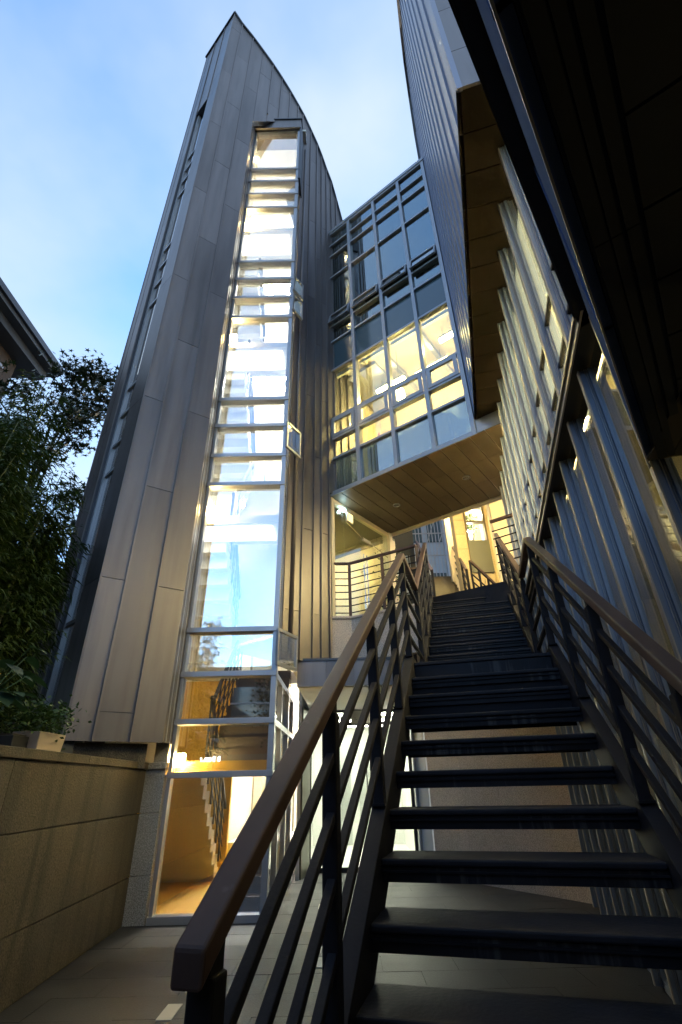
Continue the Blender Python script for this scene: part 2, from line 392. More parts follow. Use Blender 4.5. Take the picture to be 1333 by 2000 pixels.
for (a, za), (b, zb) in zip(TOP, TOP[1:]):
    q = FC.u*1.5
    P = [T.p(a, -.18, za-.05), T.p(b, -.18, zb-.05)]
    roof.prism([P[0], P[1], P[1]+q, P[0]+q], [p+Vector((0, 0, .08)) for p in (P[0], P[1], P[1]+q, P[0]+q)])
roof.build('roof', zinc_dark, tw)
# narrow flank with its slit window
BAYZ = [1.44, 2.04, 2.63, 3.23, 5.66, 6.24, 6.89, 7.51, 9.75, 10.37, 10.99, 11.60, 13.76, 14.38, 14.97, 15.57]
fc = MB()
fc.box(FC, .03, .5, .016, .15, 1.45, 22.98); fc.box(FC, 1.1, 1.55, .016, .15, 1.45, 22.98); fc.box(FC, .5, 1.1, .016, .15, 18.0, 22.98); fc.box(FC, .5, 1.1, .016, .15, 1.0, 2.1)
fc.build('flank_core', zinc_dark, tw)
for a, b, zz in ((.0, .5, 1.45), (.5, 1.02, 18.0), (1.1, 1.34, 1.45), (1.36, 1.55, 1.45)):
    J = [zz]+[q for q in [3.65+3.045*k for k in range(7)] if q > zz+.3]+[23.0]
    for z0, z1 in zip(J, J[1:]):
        MB().box(FC, a+.004, b-.004, 0, .016, z0+.004, z1-.004).build('flank_panel', zinc, tw)
for a in (.5, 1.03):
    MB().box(FC, a-.009, a+.009, -.024, .01, 17.98 if a > .4 else 1.5, 22.98).build('standing_seam', zinc, tw)
MB().box(FC, -.03, 1.6, -.05, .2, 22.98, 23.06).build('roof_edge', zinc_dark, tw)
MB().box(FC, 1.55, 1.56, -.01, 1.8, 1.45, 22.98).build('flank_end', zinc, tw)
sw = MB().box(FC, 1.04, 1.10, .06, .14, 2.1, 18.0).build('window_frame', alu, tw)
MB().box(FC, .5, .54, .06, .14, 2.1, 18.0).build('window_frame', alu, tw)
zz = [2.1]+BAYZ[3:]+[18.0]
for z0, z1 in zip(zz, zz[1:]):
    MB().box(FC, .54, 1.04, .095, .103, z0+.05, z1).build('window_pane', glass_bay, sw)
for z in zz[:-1]:
    MB().box(FC, .54, 1.04, .07, .14, z, z+.05).build('transom', alu, sw)
MB().box(FC, .45, 1.15, .4, .42, 1.5, 18).build('blind_wall', white_wall, tw)
# granite foot below the cladding
MB().box(T, .05, .93, -.42, -.12, 1.5, 1.755).build('plinth', granite, tw)

# ------------------------------------------------------------------ glazed stair bay
BX0, BX1, BY = -2.205, -.915, 6.73
bay = thing('glazed_stair_bay', (-1.55, 6.8, 0), 'narrow full height glazed bay with grey frames and open vents on the tower', 'glazed bay')
MB().xbox(BX1-.075, BX1, BY, BY+.10, .06, 17.62).build('corner_post', alu, bay, bevel=.004)
MB().xbox(BX0, BX0+.045, BY+.005, BY+.12, .06, 17.62).build('jamb', alu, bay, bevel=.004)
MB().xbox(BX0-.03, BX0-.002, BY-.42, BY+.1, 1.78, 17.7).build('reveal', zinc, bay)
MB().xbox(BX0-.012, BX0+.004, BY-.10, BY-.07, 1.78, 17.7).build('reveal_bead', alu, bay)
MB().xbox(BX0-.012, BX0+.004, BY-.25, BY-.22, 1.78, 17.7).build('reveal_bead', alu, bay)
MB().xbox(BX0-.01, BX1, BY-.01, BY+.12, 0, .075).build('sill', alu, bay, bevel=.004)
for z in BAYZ:
    MB().xbox(BX0+.0, BX1+.004, BY-.022, BY+.12, z-.045, z+.025).build('transom', alu, bay, bevel=.004)
zz = [.075]+BAYZ+[17.62]
for z0, z1 in zip(zz, zz[1:]):
    MB().xbox(BX0+.045, BX1-.075, BY+.075, BY+.083, z0+.03 if z0 > 1 else z0, z1-.045).build('glass_pane', glass_bay, bay)
hd = MB().xbox(BX0-.03, BX1+.02, BY-.07, BY+.5, 17.68, 18.12).build('header', zinc, bay, bevel=.006)
MB().xbox(BX0-.06, BX1+.05, BY-.10, BY+.5, 18.12, 18.16).build('header_cap', zinc_dark, hd)
MB().xbox(BX0, BX1, BY+.0, BY+.12, 17.62, 17.68).build('head_frame', black_steel, bay)
MB().xbox(BX1-.01, BX1+.05, BY-.05, BY+.46, 15.0, 17.70).build('side_flashing', zinc_dark, bay)
# return side of the bay
SX = BX1-.03
for z0, z1 in zip(zz, zz[1:]):
    ye = BY+.40 if z0 > 2.5 else 9.3
    MB().xbox(SX-.05, SX+.012, BY+.10, ye, z1-.045, z1+.03).build('side_transom', alu, bay)
    skip = (round(z0, 2) in (6.24, 9.75, 10.37, 2.63))
    if not skip: MB().xbox(SX-.03, SX-.022, BY+.10, ye, z0+.03, z1-.045).build('side_pane', glass_bay, bay)
MB().xbox(SX-.06, SX+.02, BY+.40, BY+.47, 2.9, 17.65).build('side_post', alu, bay)
for yy in (7.6, 8.5, 9.28):
    MB().xbox(SX-.05, SX+.014, yy-.035, yy+.035, 0, 2.6).build('side_post', alu, bay)
MB().xbox(SX-.06, SX+.06, BY+.1, 9.3, 0, .06).build('sill', alu, bay)
def casement(z0, z1, ang, ln):
    F = Frame((BX1+.01, BY+.03-.15), ang)
    sash = MB()
    sash.box(F, 0, .04, -.03, .01, z0, z1); sash.box(F, ln-.04, ln, -.03, .01, z0, z1); sash.box(F, .04, ln-.04, -.03, .01, z0, z0+.045); sash.box(F, .04, ln-.04, -.03, .01, z1-.045, z1)
    f = sash.build('open_vent', alu, bay, bevel=.003)
    MB().box(F, .04, ln-.04, -.012, -.006, z0+.045, z1-.045).build('vent_pane', glass_bay, f)
    MB().bar(F.p(.2, .0, z1-.06), Vector((BX1-.03, BY+.3, z1-.06)), .012, .008).build('stay_arm', handle_m, f)
    MB().bar(F.p(.2, .0, z0+.06), Vector((BX1-.03, BY+.3, z0+.06)), .012, .008).build('stay_arm', handle_m, f)
casement(6.31, 6.87, 30, .42); casement(9.82, 10.33, 33, .34); casement(10.44, 10.95, 33, .34); casement(2.70, 3.20, 24, .55)
# rainwater pipe in the corner of tower and bay
dp = MB().tube([(-.80, 7.22, 2.9), (-.80, 7.22, 17.6)], .035, 10).build('rainwater_pipe', zinc, loc=(-.8, 7.22, 2.9), smooth=True)
tag(dp, 'metal rainwater pipe running down the corner beside the glazed bay', 'pipe')

# ------------------------------------------------------------------ stairwell seen through the bay
sh = thing('stairwell_interior', (-1.9, 9, 0), 'bright stairwell with pale walls and lit landings behind the bay glass', 'stairwell')
MB().xbox(-3.15, -3.0, 6.95, 11.4, 1.0, 18).build('left_wall', white_wall, sh)
MB().xbox(-3.0, -2.42, 6.97, 7.05, 1.45, 18).build('left_nib', white_wall, sh)
MB().xbox(-3.15, -3.0, 6.95, 9.3, 0, 1.0).build('left_wall', amber_wall, sh)
MB().xbox(-3.0, -1.95, 9.32, 9.42, 0, 3.0).build('amber_wall', amber_wall, sh)
MB().xbox(-3.2, -.8, 11.4, 11.5, 0, 18).build('back_wall', white_wall, sh)
MB().xbox(-.84, -.78, 7.25, 11.4, 2.92, 18).build('right_wall', white_wall, sh)
MB().xbox(-.84, -.78, 9.3, 11.4, 0, 2.92).build('right_wall', white_wall, sh)
MB().xbox(-3.2, -.78, 6.9, 11.5, 18.0, 18.1).build('ceiling', white_wall, sh)
MB().xbox(-3.1, -.96, 6.86, 11.4, -.015, .03).build('floor_slab', amber_wall, sh)
LEV = [3.15, 7.3, 11.4, 15.5]
for k, L in enumerate(LEV):
    MB().xbox(-3.0, -.85, 9.45, 11.4, L-.2, L).build('landing_slab', white_wall, sh)
    MB().xbox(-2.35, -1.25, 9.8, 9.98, L-.225, L-.2).build('light_strip', lamp_white, sh)
    for dx in (-2.15, -1.5):
        for dy in (10.35, 10.85):
            MB().tube([(dx, dy, L-.215), (dx, dy, L-.2)], .075, 12).build('downlight', lamp_spot, sh)
    MB().xbox(-2.15, -1.25, 11.36, 11.4, L, L+2.1).build('lift_frame', olive, sh)
    for x0 in (-2.10, -1.70):
        MB().xbox(x0+.003, x0+.395, 11.34, 11.365, L, L+2.04).build('lift_door', lift_steel, sh)
MB().xbox(-2.35, -1.25, 9.7, 9.9, 17.97, 18.0).build('light_strip', lamp_white, sh)
def inner_flight(x0, x1, y0, z0, y1, z1, n, mat, name='interior_flight'):
    f = MB()
    for i in range(n):
        ya, yb = lerp(y0, y1, i/n), lerp(y0, y1, (i+1)/n); zt = lerp(z0, z1, (i+1)/n)
        f.xbox(x0, x1, min(ya, yb), max(ya, yb), zt-(z1-z0)/n-.1, zt)
    return f.build(name, mat, sh)
def inner_rail(x, y0, z0, y1, z1, mat):
    f = MB(); n = 6
    f.bar((x, y0, z0+.9), (x, y1, z1+.9), .045, .045)
    for k in range(4): f.bar((x, y0, z0+.2+k*.16), (x, y1, z1+.2+k*.16), .014, .014)
    for k in range(n+1):
        t = k/n; f.bar((x, lerp(y0, y1, t), lerp(z0, z1, t)), (x, lerp(y0, y1, t), lerp(z0, z1, t)+.9), .025, .025)
    return f.build('interior_rail', mat, sh)
prev = .03
for k, L in enumerate(LEV):
    mid = (prev+L)/2
    # first half rises on the left towards the glass, second half returns on the right
    inner_flight(-2.95, -2.05, 9.4, prev, 7.75, mid, 9, cream if k == 0 else white_wall)
    MB().xbox(-2.95, -1.0, 7.05, 7.75, mid-.14, mid).build('half_landing', white_wall if k else amber_wall, sh)
    if k: MB().xbox(-2.8, -1.15, 7.15, 7.65, mid-.165, mid-.142).build('ceiling_light', landing_glow, sh)  # glowing panel added under the landing to brighten the bay panes
    inner_flight(-1.95, -1.0, 7.75, mid, 9.45, L, 9, wood_dark if k == 0 else white_wall)
    inner_rail(-2.02, 9.4, prev, 7.75, mid, black_steel); inner_rail(-1.97, 7.75, mid, 9.45, L, black_steel if k == 0 else white_wall)
    prev = L
for i in range(3):
    MB().xbox(-1.35, -.98, 6.98+.2*i, 7.18+.2*i+.3*(i == 2), .03, .19+.16*i).build('interior_step', wood_dark, sh)
MB().xbox(-1.97, -1.0, 9.5, 11.4, .03, .50).build('lift_lobby_floor', white_wall, sh)
MB().xbox(-1.93, -1.07, 11.30, 11.34, .50, 2.6).build('lift_frame', olive, sh)
for x0 in (-1.90, -1.50):
    MB().xbox(x0+.003, x0+.397, 11.27, 11.31, .50, 2.5).build('lift_door', lift_steel, sh)
st = thing('warning_stickers', (-1.5, 11.26, 2.05), 'two small warning stickers on the ground floor lift doors', 'sticker')
MB().xbox(-1.66, -1.54, 11.262, 11.268, 1.98, 2.10).build('yellow_sticker', yellow_m, st)
MB().xbox(-1.46, -1.34, 11.262, 11.268, 1.98, 2.10).build('white_sticker', paper_m, st)
MB().xbox(-1.43, -1.37, 11.256, 11.2615, 2.01, 2.07).build('black_pictogram', black_steel, st)
cp = thing('lift_call_panel', (-1.0, 11.3, 1.5), 'small lift call panel with a red display right of the doors', 'panel')
MB().xbox(-1.03, -.93, 11.30, 11.33, 1.45, 1.75).build('plate', lift_steel, cp); MB().xbox(-1.0, -.96, 11.288, 11.298, 1.62, 1.70).build('display', led_red, cp)
SCN = [('lowest', 1.62), ('second', 5.3), ('third', 9.42), ('fourth', 13.45), ('topmost', 16.6)]
for nm, z in SCN:
    q = thing('wall_sconce', (-2.13, 6.98, z), f'glowing warm wall lamp behind the left jamb of the bay, {nm} of five', 'lamp', 'wall lamps in the stairwell')
    MB().xbox(-2.17, -2.09, 6.93, 7.01, z-.08, z+.06).build('shade', lamp_sconce, q); MB().xbox(-2.19, -2.16, 6.95, 6.99, z-.10, z-.08).build('bracket', alu, q)
# reflection of a lit sign, modelled as glowing letters on the glass
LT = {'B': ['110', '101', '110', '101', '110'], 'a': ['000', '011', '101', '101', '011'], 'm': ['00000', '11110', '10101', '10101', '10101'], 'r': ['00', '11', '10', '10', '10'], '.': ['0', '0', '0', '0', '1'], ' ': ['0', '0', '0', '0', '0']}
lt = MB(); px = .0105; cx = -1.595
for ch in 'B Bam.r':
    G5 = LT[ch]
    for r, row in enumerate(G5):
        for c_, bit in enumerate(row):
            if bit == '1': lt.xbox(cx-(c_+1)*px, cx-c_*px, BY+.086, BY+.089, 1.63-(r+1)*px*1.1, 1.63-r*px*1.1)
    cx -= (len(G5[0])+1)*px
o = lt.build('mirrored_sign', sign_reflection, loc=(-1.7, BY+.088, 1.6)); tag(o, 'reflection of a lit sign modelled as small glowing mirrored letters on the lower bay glass', 'lettering')

# ------------------------------------------------------------------ link bridge between tower and right block
br = thing('link_bridge', BR.p(1.4, -1, 5.9), 'glazed bridge on upper floors spanning from the tower to the ribbed block', 'bridge')
MU = [(0, .05), (.65, .73), (1.43, 1.505), (2.16, 2.235), (2.85, 2.925)]
BZ = [5.98, 6.79, 7.27, 7.78, 9.13, 10.01, 10.52, 10.91, 12.30, 13.16, 13.61, 14.12]
for a, b in MU: MB().box(BR, a, b, -.10, .012, 5.98, 14.14).build('mullion', alu, br, bevel=.003)
for i, z in enumerate(BZ):
    for (a, b), (c2, d) in zip(MU, MU[1:]):
        h = .05 if 0 < i < len(BZ)-1 else .07
        MB().box(BR, b, c2, -.10, .006, z-(.0 if i == 0 else h*.6), z+h*.4+(.04 if i == 0 else 0)).build('transom', alu, br, bevel=.002)
MB().box(BR, -.02, 2.94, -.14, .03, 14.14, 14.24).build('parapet_cap', alu, br, bevel=.004)
for i in range(len(BZ)-1):
    z0, z1 = BZ[i], BZ[i+1]
    for j in range(4):
        u0, u1 = MU[j][1], MU[j+1][0]
        if i in (4,): m_ = spandrel
        elif i == 0: m_ = glass_frost
        else: m_ = glass_bridge
        zb, zt = z0+.02, z1-.03
        if i == 0: zb = z0+.06
        if i in (2, 6):
            # hopper and awning sashes in their own frames
            tilt = 0.0 if i == 2 else .10
            fr = MB()
            A = lambda u, z, w: BR.p(u, w+(tilt*(z1-z)/(z1-z0)), z)
            def bx(ua, ub, za, zb_, d0=-.03, d1=.02):
                fr.hexa([A(ua, za, d0), A(ub, za, d0), A(ub, za, d1), A(ua, za, d1), A(ua, zb_, d0), A(ub, zb_, d0), A(ub, zb_, d1), A(ua, zb_, d1)])
            e = .012; w_ = .075 if i == 2 else .035
            bx(u0+e, u0+e+w_, zb, zt); bx(u1-e-w_, u1-e, zb, zt); bx(u0+e+w_, u1-e-w_, zb, zb+w_); bx(u0+e+w_, u1-e-w_, zt-w_, zt)
            f = fr.build('sash', alu if i == 2 else alu, br, bevel=.002)
            P = [A(u0+e+w_, zb+w_, -.01), A(u1-e-w_, zb+w_, -.01), A(u1-e-w_, zb+w_, -.004), A(u0+e+w_, zb+w_, -.004), A(u0+e+w_, zt-w_, -.01), A(u1-e-w_, zt-w_, -.01), A(u1-e-w_, zt-w_, -.004), A(u0+e+w_, zt-w_, -.004)]
            MB().hexa(P).build('sash_pane', glass_bridge, f)
        else:
            MB().box(BR, u0, u1, -.052, -.044, zb, zt).build('glass_pane' if m_ is not spandrel else 'spandrel_pane', m_, br)
# floors, inner walls
MB().box(BR, .05, 2.9, -2.0, -.06, 6.02, 6.12).build('floor_slab', cream, br)
MB().box(BR, .0, 2.95, -2.05, -.11, 9.2, 9.95).build('floor_slab', cream, br)
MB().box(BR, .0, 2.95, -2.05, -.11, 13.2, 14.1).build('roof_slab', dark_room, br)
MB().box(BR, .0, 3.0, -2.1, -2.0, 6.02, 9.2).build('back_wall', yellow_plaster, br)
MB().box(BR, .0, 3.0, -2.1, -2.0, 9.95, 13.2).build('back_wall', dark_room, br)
MB().box(BR, -.06, .0, -2.1, -.06, 6.02, 14.1).build('end_wall', cream, br)
MB().box(BR, 2.93, 2.98, -2.1, -.06, 6.02, 14.1).build('end_wall', cream, br)
MB().box(BR, .1, .95, -1.9, -.4, 9.10, 9.19).build('ceiling_duct', alu, br)
for a, b in ((.15, .55), (1.0, 1.35), (1.8, 2.2), (2.4, 2.75)):
    MB().box(BR, a, b, -1.995, -1.93, 6.2, 8.4).build('wall_panel', white_wall, br)
for k, (u, v, ln) in enumerate(((1.0, -.9, .7), (1.95, -1.0, .75), (2.6, -.5, .4))):
    q = thing('strip_lamp', BR.p(u, v, 8.95), ('lit strip lamp behind the second bay of bridge glass', 'lit strip lamp behind the third bay of bridge glass', 'lit strip lamp behind the right hand bay of bridge glass')[k], 'lamp', 'strip lamps in the bridge room')
    MB().box(BR, u-ln/2, u+ln/2, v-.035, v+.035, 8.80, 8.85).build('tube', lamp_tube, q); MB().box(BR, u-ln/2, u+ln/2, v-.05, v+.05, 8.852, 8.9).build('housing', alu, q)
    for e in (-.3, .3): MB().bar(BR.p(u+e*ln, v, 8.9), BR.p(u+e*ln, v, 9.2), .008, .008).build('hanger', black_steel, q)
q = thing('globe_lamp', BR.p(1.45, -.55, 8.0), 'glowing drop shaped lamp hanging behind the middle mullion of the bridge', 'lamp')
MB().tube([BR.p(1.42, -.5, 7.85), BR.p(1.42, -.5, 7.92), BR.p(1.42, -.5, 8.08), BR.p(1.42, -.5, 8.3)], [.02, .085, .085, .015], 14).build('shade', lamp_tube, q, smooth=True)
MB().bar(BR.p(1.42, -.5, 8.3), BR.p(1.42, -.5, 9.2), .008, .008).build('cord', black_steel, q)
o = MB().tube([BR.p(.95, -.35, 6.82), BR.p(.95, -.35, 7.2)], [.11, .015], 12).build('red_cone', red_m, loc=BR.p(.95, -.35, 6.82)); tag(o, 'small red cone shaped object behind the second lower bridge pane', 'ornament')
for k in range(3):
    MB().box(BR, .35+k*.85, .43+k*.85, -1.95, -.2, 9.08, 9.195).build('ceiling_beam', alu, br)
for k in range(4):
    u0, u1 = MU[k][1], MU[k+1][0]
    MB().box(BR, u0+.02, u1-.02, -.17, -.11, 8.99, 9.07).build('blind_cassette', white_wall, br)
for k, (u, c_) in enumerate(((.55, 'dark'), (1.62, 'tall dark'), (2.3, 'slim dark'))):
    q = thing('office_shelf', BR.p(u+.2, -1.85, 6.12), f'{c_} shelf against the back wall of the lit bridge room', 'shelf', 'shelves in the bridge room')
    hh = 1.5+.35*k
    for e in (0, .37): MB().box(BR, u+e, u+e+.03, -1.92, -1.70, 6.12, 6.12+hh).build('side_panel', wood_dark, q)
    for j in range(5):
        z = 6.2+j*(hh-.12)/4; MB().box(BR, u+.03, u+.37, -1.92, -1.70, z, z+.025).build('shelf_board', wood_dark, q)
        if j < 4: MB().box(BR, u+.05, u+.05+random.uniform(.1, .28), -1.90, -1.74, z+.026, z+.026+random.uniform(.12, .26)).build('binder', random.choice([red_m, paper_m, olive, lift_steel, cream]), q)
tb = thing('long_table', BR.p(1.5, -.55, 6.12), 'pale work table standing behind the lower bridge glass', 'table')
MB().box(BR, .5, 2.5, -.85, -.2, 6.76, 6.80).build('tabletop', white_wall, tb)
for u in (.55, 2.4):
    for v in (-.8, -.25): MB().box(BR, u, u+.05, v-.05, v, 6.12, 6.76).build('leg', alu, tb)
for k, (u, c_, d) in enumerate(((.4, 'white', paper_m), (1.75, 'brown', wood_dark), (2.05, 'yellow', yellow_m), (2.5, 'grey', lift_steel))):
    o = MB().box(BR, u, u+.16, -.75, -.55, 6.802, 7.30-.05*k).build('file_box', d, loc=BR.p(u, -.6, 6.8)); tag(o, f'{c_} upright box file on the table behind the bridge glass', 'box', 'boxes on the bridge table')
# soffit of the bridge: long boards
def f1_u(v):      # u on the bridge frame where the finned facade cuts the soffit
    return lerp(3.26, 2.41, (v+.08)/(-1.96+.08))+.13
nb = 13
for k in range(nb):
    a = k*.255; b = a+.240
    vs = [(0.0, -.72), (-.723, -1.36), (-1.363, -2.02)]
    for v0, v1 in vs:
        if a > f1_u(v0)-.02: continue
        p = [(a, v0), (min(b, f1_u(v0)), v0), (min(b, f1_u(v1)), v1), (a, v1)]
        if p[2][0] <= p[3][0]+.01: p = [p[0], p[1], p[3]]
        MB().prism([BR.p(u, v, 5.965) for u, v in p], [BR.p(u, v, 5.979) for u, v in p]).build('soffit_board', soffit_m, br)
MB().prism([BR.p(u, v, 5.981) for u, v in ((-.02, -.02), (f1_u(-.02), -.02), (f1_u(-2.04), -2.04), (-.02, -2.04))], [BR.p(u, v, 6.0) for u, v in ((-.02, -.02), (f1_u(-.02), -.02), (f1_u(-2.04), -2.04), (-.02, -2.04))]).build('soffit_backing', alu_edge, br)
MB().box(BR, -.02, 2.6, -2.12, -2.02, 5.93, 6.05).build('rear_trim', cream, br)
MB().box(BR, -.02, 2.93, .0, .02, 5.955, 5.995).build('lower_edge', alu, br)
MB().box(BR, 2.93, 3.3, -.08, -.02, 5.98, 6.245).build('end_fascia', alu, br)
for k, (x, y) in enumerate(((1.076, 8.086), (2.223, 7.168))):
    q = thing('recessed_downlight', (x, y, 5.96), ('round unlit downlight in the bridge soffit, left of the two', 'round unlit downlight in the bridge soffit, right of the two')[k], 'lamp', 'downlights under the bridge')
    ring = MB(); n = 20
    for i in range(n):
        a0, a1 = 2*math.pi*i/n, 2*math.pi*(i+1)/n
        P = lambda r, a, z: Vector((x+r*math.cos(a), y+r*math.sin(a), z))
        ring.hexa([P(.055, a0, 5.952), P(.055, a1, 5.952), P(.075, a1, 5.952), P(.075, a0, 5.952), P(.055, a0, 5.966), P(.055, a1, 5.966), P(.075, a1, 5.966), P(.075, a0, 5.966)])
    ring.build('trim_ring', alu, q); MB().tube([(x, y, 5.958), (x, y, 5.966)], .054, 16).build('lens', handle_m, q)

# ------------------------------------------------------------------ ribbed upper block at the right
rb = thing('ribbed_block', S.p(4.5, 2.5, 6.25), 'tall block clad in overlapping blue grey metal ribs overhanging the stair', 'building')
RT = [(1.9, 17.3), (4.3, 17.4), (5.0, 17.95), (5.83, 18.35), (6.44, 17.85), (7.0, 17.0), (7.16, 15.95), (7.35, 14.2)]
us = [2.0]+[u for u, _ in RT if 2.0 < u < 7.3]+[7.3]
MB().plate(S, [(2.0, 6.27), (7.3, 6.27)]+[(u, interp(RT, u)-.05) for u in reversed(us)], .575, 5.0).build('block_core', zinc_dark, rb)
u = 1.99; k = 0
while u < 7.2:
    u1 = u+.331
    za, zb = interp(RT, u), interp(RT, u1)
    J = [6.25]+[q for q in [7.6+(k*1.37 % 2.9)+2.9*i for i in range(4)] if q < min(za, zb)-.3]+[99]
    for z0, z1 in zip(J, J[1:]):
        ta, tb_ = min(z1-.006, za), min(z1-.006, zb)
        A = lambda uu, v, z: S.p(uu, v, z)
        MB().hexa([A(u, .540, z0), A(u1+.004, .562, z0), A(u1+.004, .574, z0), A(u, .574, z0), A(u, .540, ta), A(u1+.004, .562, tb_), A(u1+.004, .574, tb_), A(u, .574, ta)]).build('rib_panel', zinc_blue, rb)
    u = u1; k += 1
rim = MB()
for (a, za), (b, zb) in zip(RT, RT[1:]):
    rim.plate(S, [(a, za-.02), (b, zb-.02), (b, zb+.06), (a, za+.06)], .49, .8)
rim.build('roof_edge', zinc_dark, rb)
EZ = [6.245, 6.95, 7.92, 8.9, 9.9, 10.9, 11.9, 12.9, 13.9, 14.9, 15.9, 16.9]
for z0, z1 in zip(EZ, EZ[1:]):
    for v0, v1 in ((.57, 1.6), (1.6, 2.7), (2.7, 3.8)):
        MB().box(S, 1.975, 1.999, v0+.003, v1-.003, z0+.004, z1-.004).build('end_panel', zinc, rb)
MB().box(S, 1.965, 1.995, .535, .58, 6.22, 17.3).build('corner_trim', zinc_blue, rb)
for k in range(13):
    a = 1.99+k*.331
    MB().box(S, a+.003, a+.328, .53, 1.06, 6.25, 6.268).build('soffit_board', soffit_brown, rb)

# ------------------------------------------------------------------ finned glass facade
ff = thing('finned_facade', S.p(3, 1, 0), 'long glass facade with vertical aluminium fins lit from inside, right of the stair', 'facade')
VO, VI, VG = .867, .922, .936
FU = [-3.4, -2.9, -2.4, -1.9, -1.4, -.9, -.4, .1, .6, 1.1, 1.6, 2.08, 2.53, 3.03, 3.53, 4.02, 4.51, 5.01, 5.51, 6.01, 6.51, 7.01, 7.5]
def fin(u, z0, z1):
    f = MB().box(S, u-.012, u+.012, VO+.008, VI, z0, z1).build('fin', alu_fin, ff)
    MB().box(S, u-.017, u+.017, VO, VO+.008, z0, z1).build('fin_edge', alu_edge, f)
    MB().box(S, u-.028, u+.028, VI, VG+.014, z0, z1).build('mullion', alu_fin, f)
    MB().box(S, u-.020, u-.012, VO+.036, VO+.040, z0, z1).build('groove_bead', alu, f)
    MB().box(S, u-.020, u-.012, VO+.047, VO+.050, z0, z1).build('groove_bead', alu, f)
for u in FU:
    if u < 2.0: fin(u, .02, 2.5)
    else:
        fin(u, .02, 3.50)
        fin(u, 3.62, 6.25)
fin(7.98, 3.62, 6.25)
for a, b in zip(FU, FU[1:]):
    top = 2.5 if a < 2.0 else 3.5
    MB().box(S, a+.028, b-.028, VG, VG+.008, .06, top).build('glass_pane', glass_fin, ff)
    MB().box(S, a+.034, b-.034, VI, VG+.05, 0, .06).build('sill', alu_fin, ff)
    if a >= 2.0:
        for z0, z1 in ((3.62, 3.99), (4.02, 4.45), (4.48, 6.25)):
            MB().box(S, a+.028, b-.028, VG, VG+.008, z0, z1).build('glass_pane', glass_fin, ff)
        for z in (4.005, 4.465):
            MB().box(S, a+.013, b-.013, VG-.014, VG+.02, z-.014, z+.014).build('thin_transom', black_steel, ff)
MB().box(S, 2.05, 7.9, VO-.03, VG+.06, 3.512, 3.608).build('floor_shelf', black_steel, ff)
MB().box(S, 2.05, 7.9, VO-.042, VO-.03, 3.505, 3.527).build('shelf_nosing', alu_edge, ff)
MB().box(S, 2.05, 7.9, VO-.042, VO-.03, 3.592, 3.615).build('shelf_nosing', alu_edge, ff)
MB().box(S, -4, 2.03, VO-.02, VG+.06, 2.50, 2.60).build('head_beam', soffit_m, ff)
# rooms behind the facade
rm = thing('facade_rooms', S.p(3, 2.5, 0), 'lit rooms with pale walls and ceilings behind the finned glass facade', 'interior')
MB().box(S, 2.05, 7.6, 1.05, 4.2, 3.50, 3.60).build('floor_slab', cream, rm)
MB().box(S, 2.05, 7.6, 4.1, 4.2, 3.6, 6.2).build('back_wall', cream, rm)
MB().box(S, 2.0, 2.05, 1.05, 4.2, 3.6, 6.2).build('end_wall', cream, rm)
MB().box(S, 7.6, 7.65, 1.05, 4.2, 3.6, 6.2).build('end_wall', cream, rm)
MB().box(S, 2.05, 7.6, 1.06, 4.2, 6.15, 6.24).build('added_ceiling_glow', ceiling_glow, rm)  # whole ceiling made to glow, added so the glass between fins looks bright
MB().box(S, -4, 7.6, 4.4, 4.5, 0, 3.5).build('back_wall', tile_m, rm)
MB().box(S, -4, 7.6, 1.03, 4.5, -.012, .02).build('floor', dark_room, rm)
MB().box(S, -4, 2.05, 1.05, 4.5, 2.62, 2.7).build('ceiling', dark_room, rm)
MB().box(S, 7.55, 7.6, 1.05, 4.5, 0, 3.5).build('end_wall', cream, rm)
for k in range(5):
    u = 2.6+k*1.0
    MB().box(S, u, u+.75, 2.1, 2.5, 6.12, 6.148).build('ceiling_light', panel_f1, rm)
for k in range(4):
    u = 3.0+k*1.1
    MB().box(S, u, u+.6, 2.6, 2.7, 6.11, 6.148).build('ceiling_light', lamp_tube, rm)
MB().box(S, 3.1, 3.18, 1.7, 3.9, 3.6, 6.15).build('partition', white_wall, rm)
MB().box(S, 5.0, 5.08, 1.9, 3.9, 3.6, 6.15).build('partition', white_wall, rm)
for k, (u, v, z) in enumerate(((1.3, 2.1, 2.0), (1.9, 2.6, 2.3), (2.6, 2.2, 2.6), (3.3, 2.9, 2.7), (4.4, 2.4, 2.8), (5.6, 2.8, 2.8))):
    q = thing('pendant_lamp', S.p(u, v, z), f'small warm pendant lamp behind the lower fins, {ORD[k]} from the camera', 'lamp', 'pendant lamps behind the lower fins')
    MB().tube([S.p(u, v, z-.06), S.p(u, v, z), S.p(u, v, z+.04)], [.05, .045, .01], 10).build('shade', lamp_small, q)
    MB().bar(S.p(u, v, z+.04), S.p(u, v, 3.5 if u > 2.05 else 2.62), .006, .006).build('cord', black_steel, q)
for k, u in enumerate((1.0, 2.2, 3.4, 4.6)):
    q = thing('bookshelf', S.p(u+.4, 4.2, 0), f'dark shelf unit with boxes in the fin facade room, {ORD[k]} from the camera', 'shelf', 'shelf units behind the lower fins')
    for e in (0, .86): MB().box(S, u+e, u+e+.03, 4.05, 4.38, .02, 2.1).build('side_panel', wood_dark, q)
    for z in (.1, .6, 1.1, 1.6, 2.05): MB().box(S, u+.03, u+.86, 4.05, 4.38, z, z+.03).build('shelf_board', wood_dark, q)
    for z in (.13, .63, 1.13, 1.63):
        uu = u+.06
        while uu < u+.75:
            w_ = random.uniform(.06, .16); MB().box(S, uu, uu+w_, 4.1, 4.34, z, z+random.uniform(.15, .36)).build('box_file', random.choice([paper_m, red_m, yellow_m, olive, cream]), q); uu += w_+random.uniform(.01, .06)

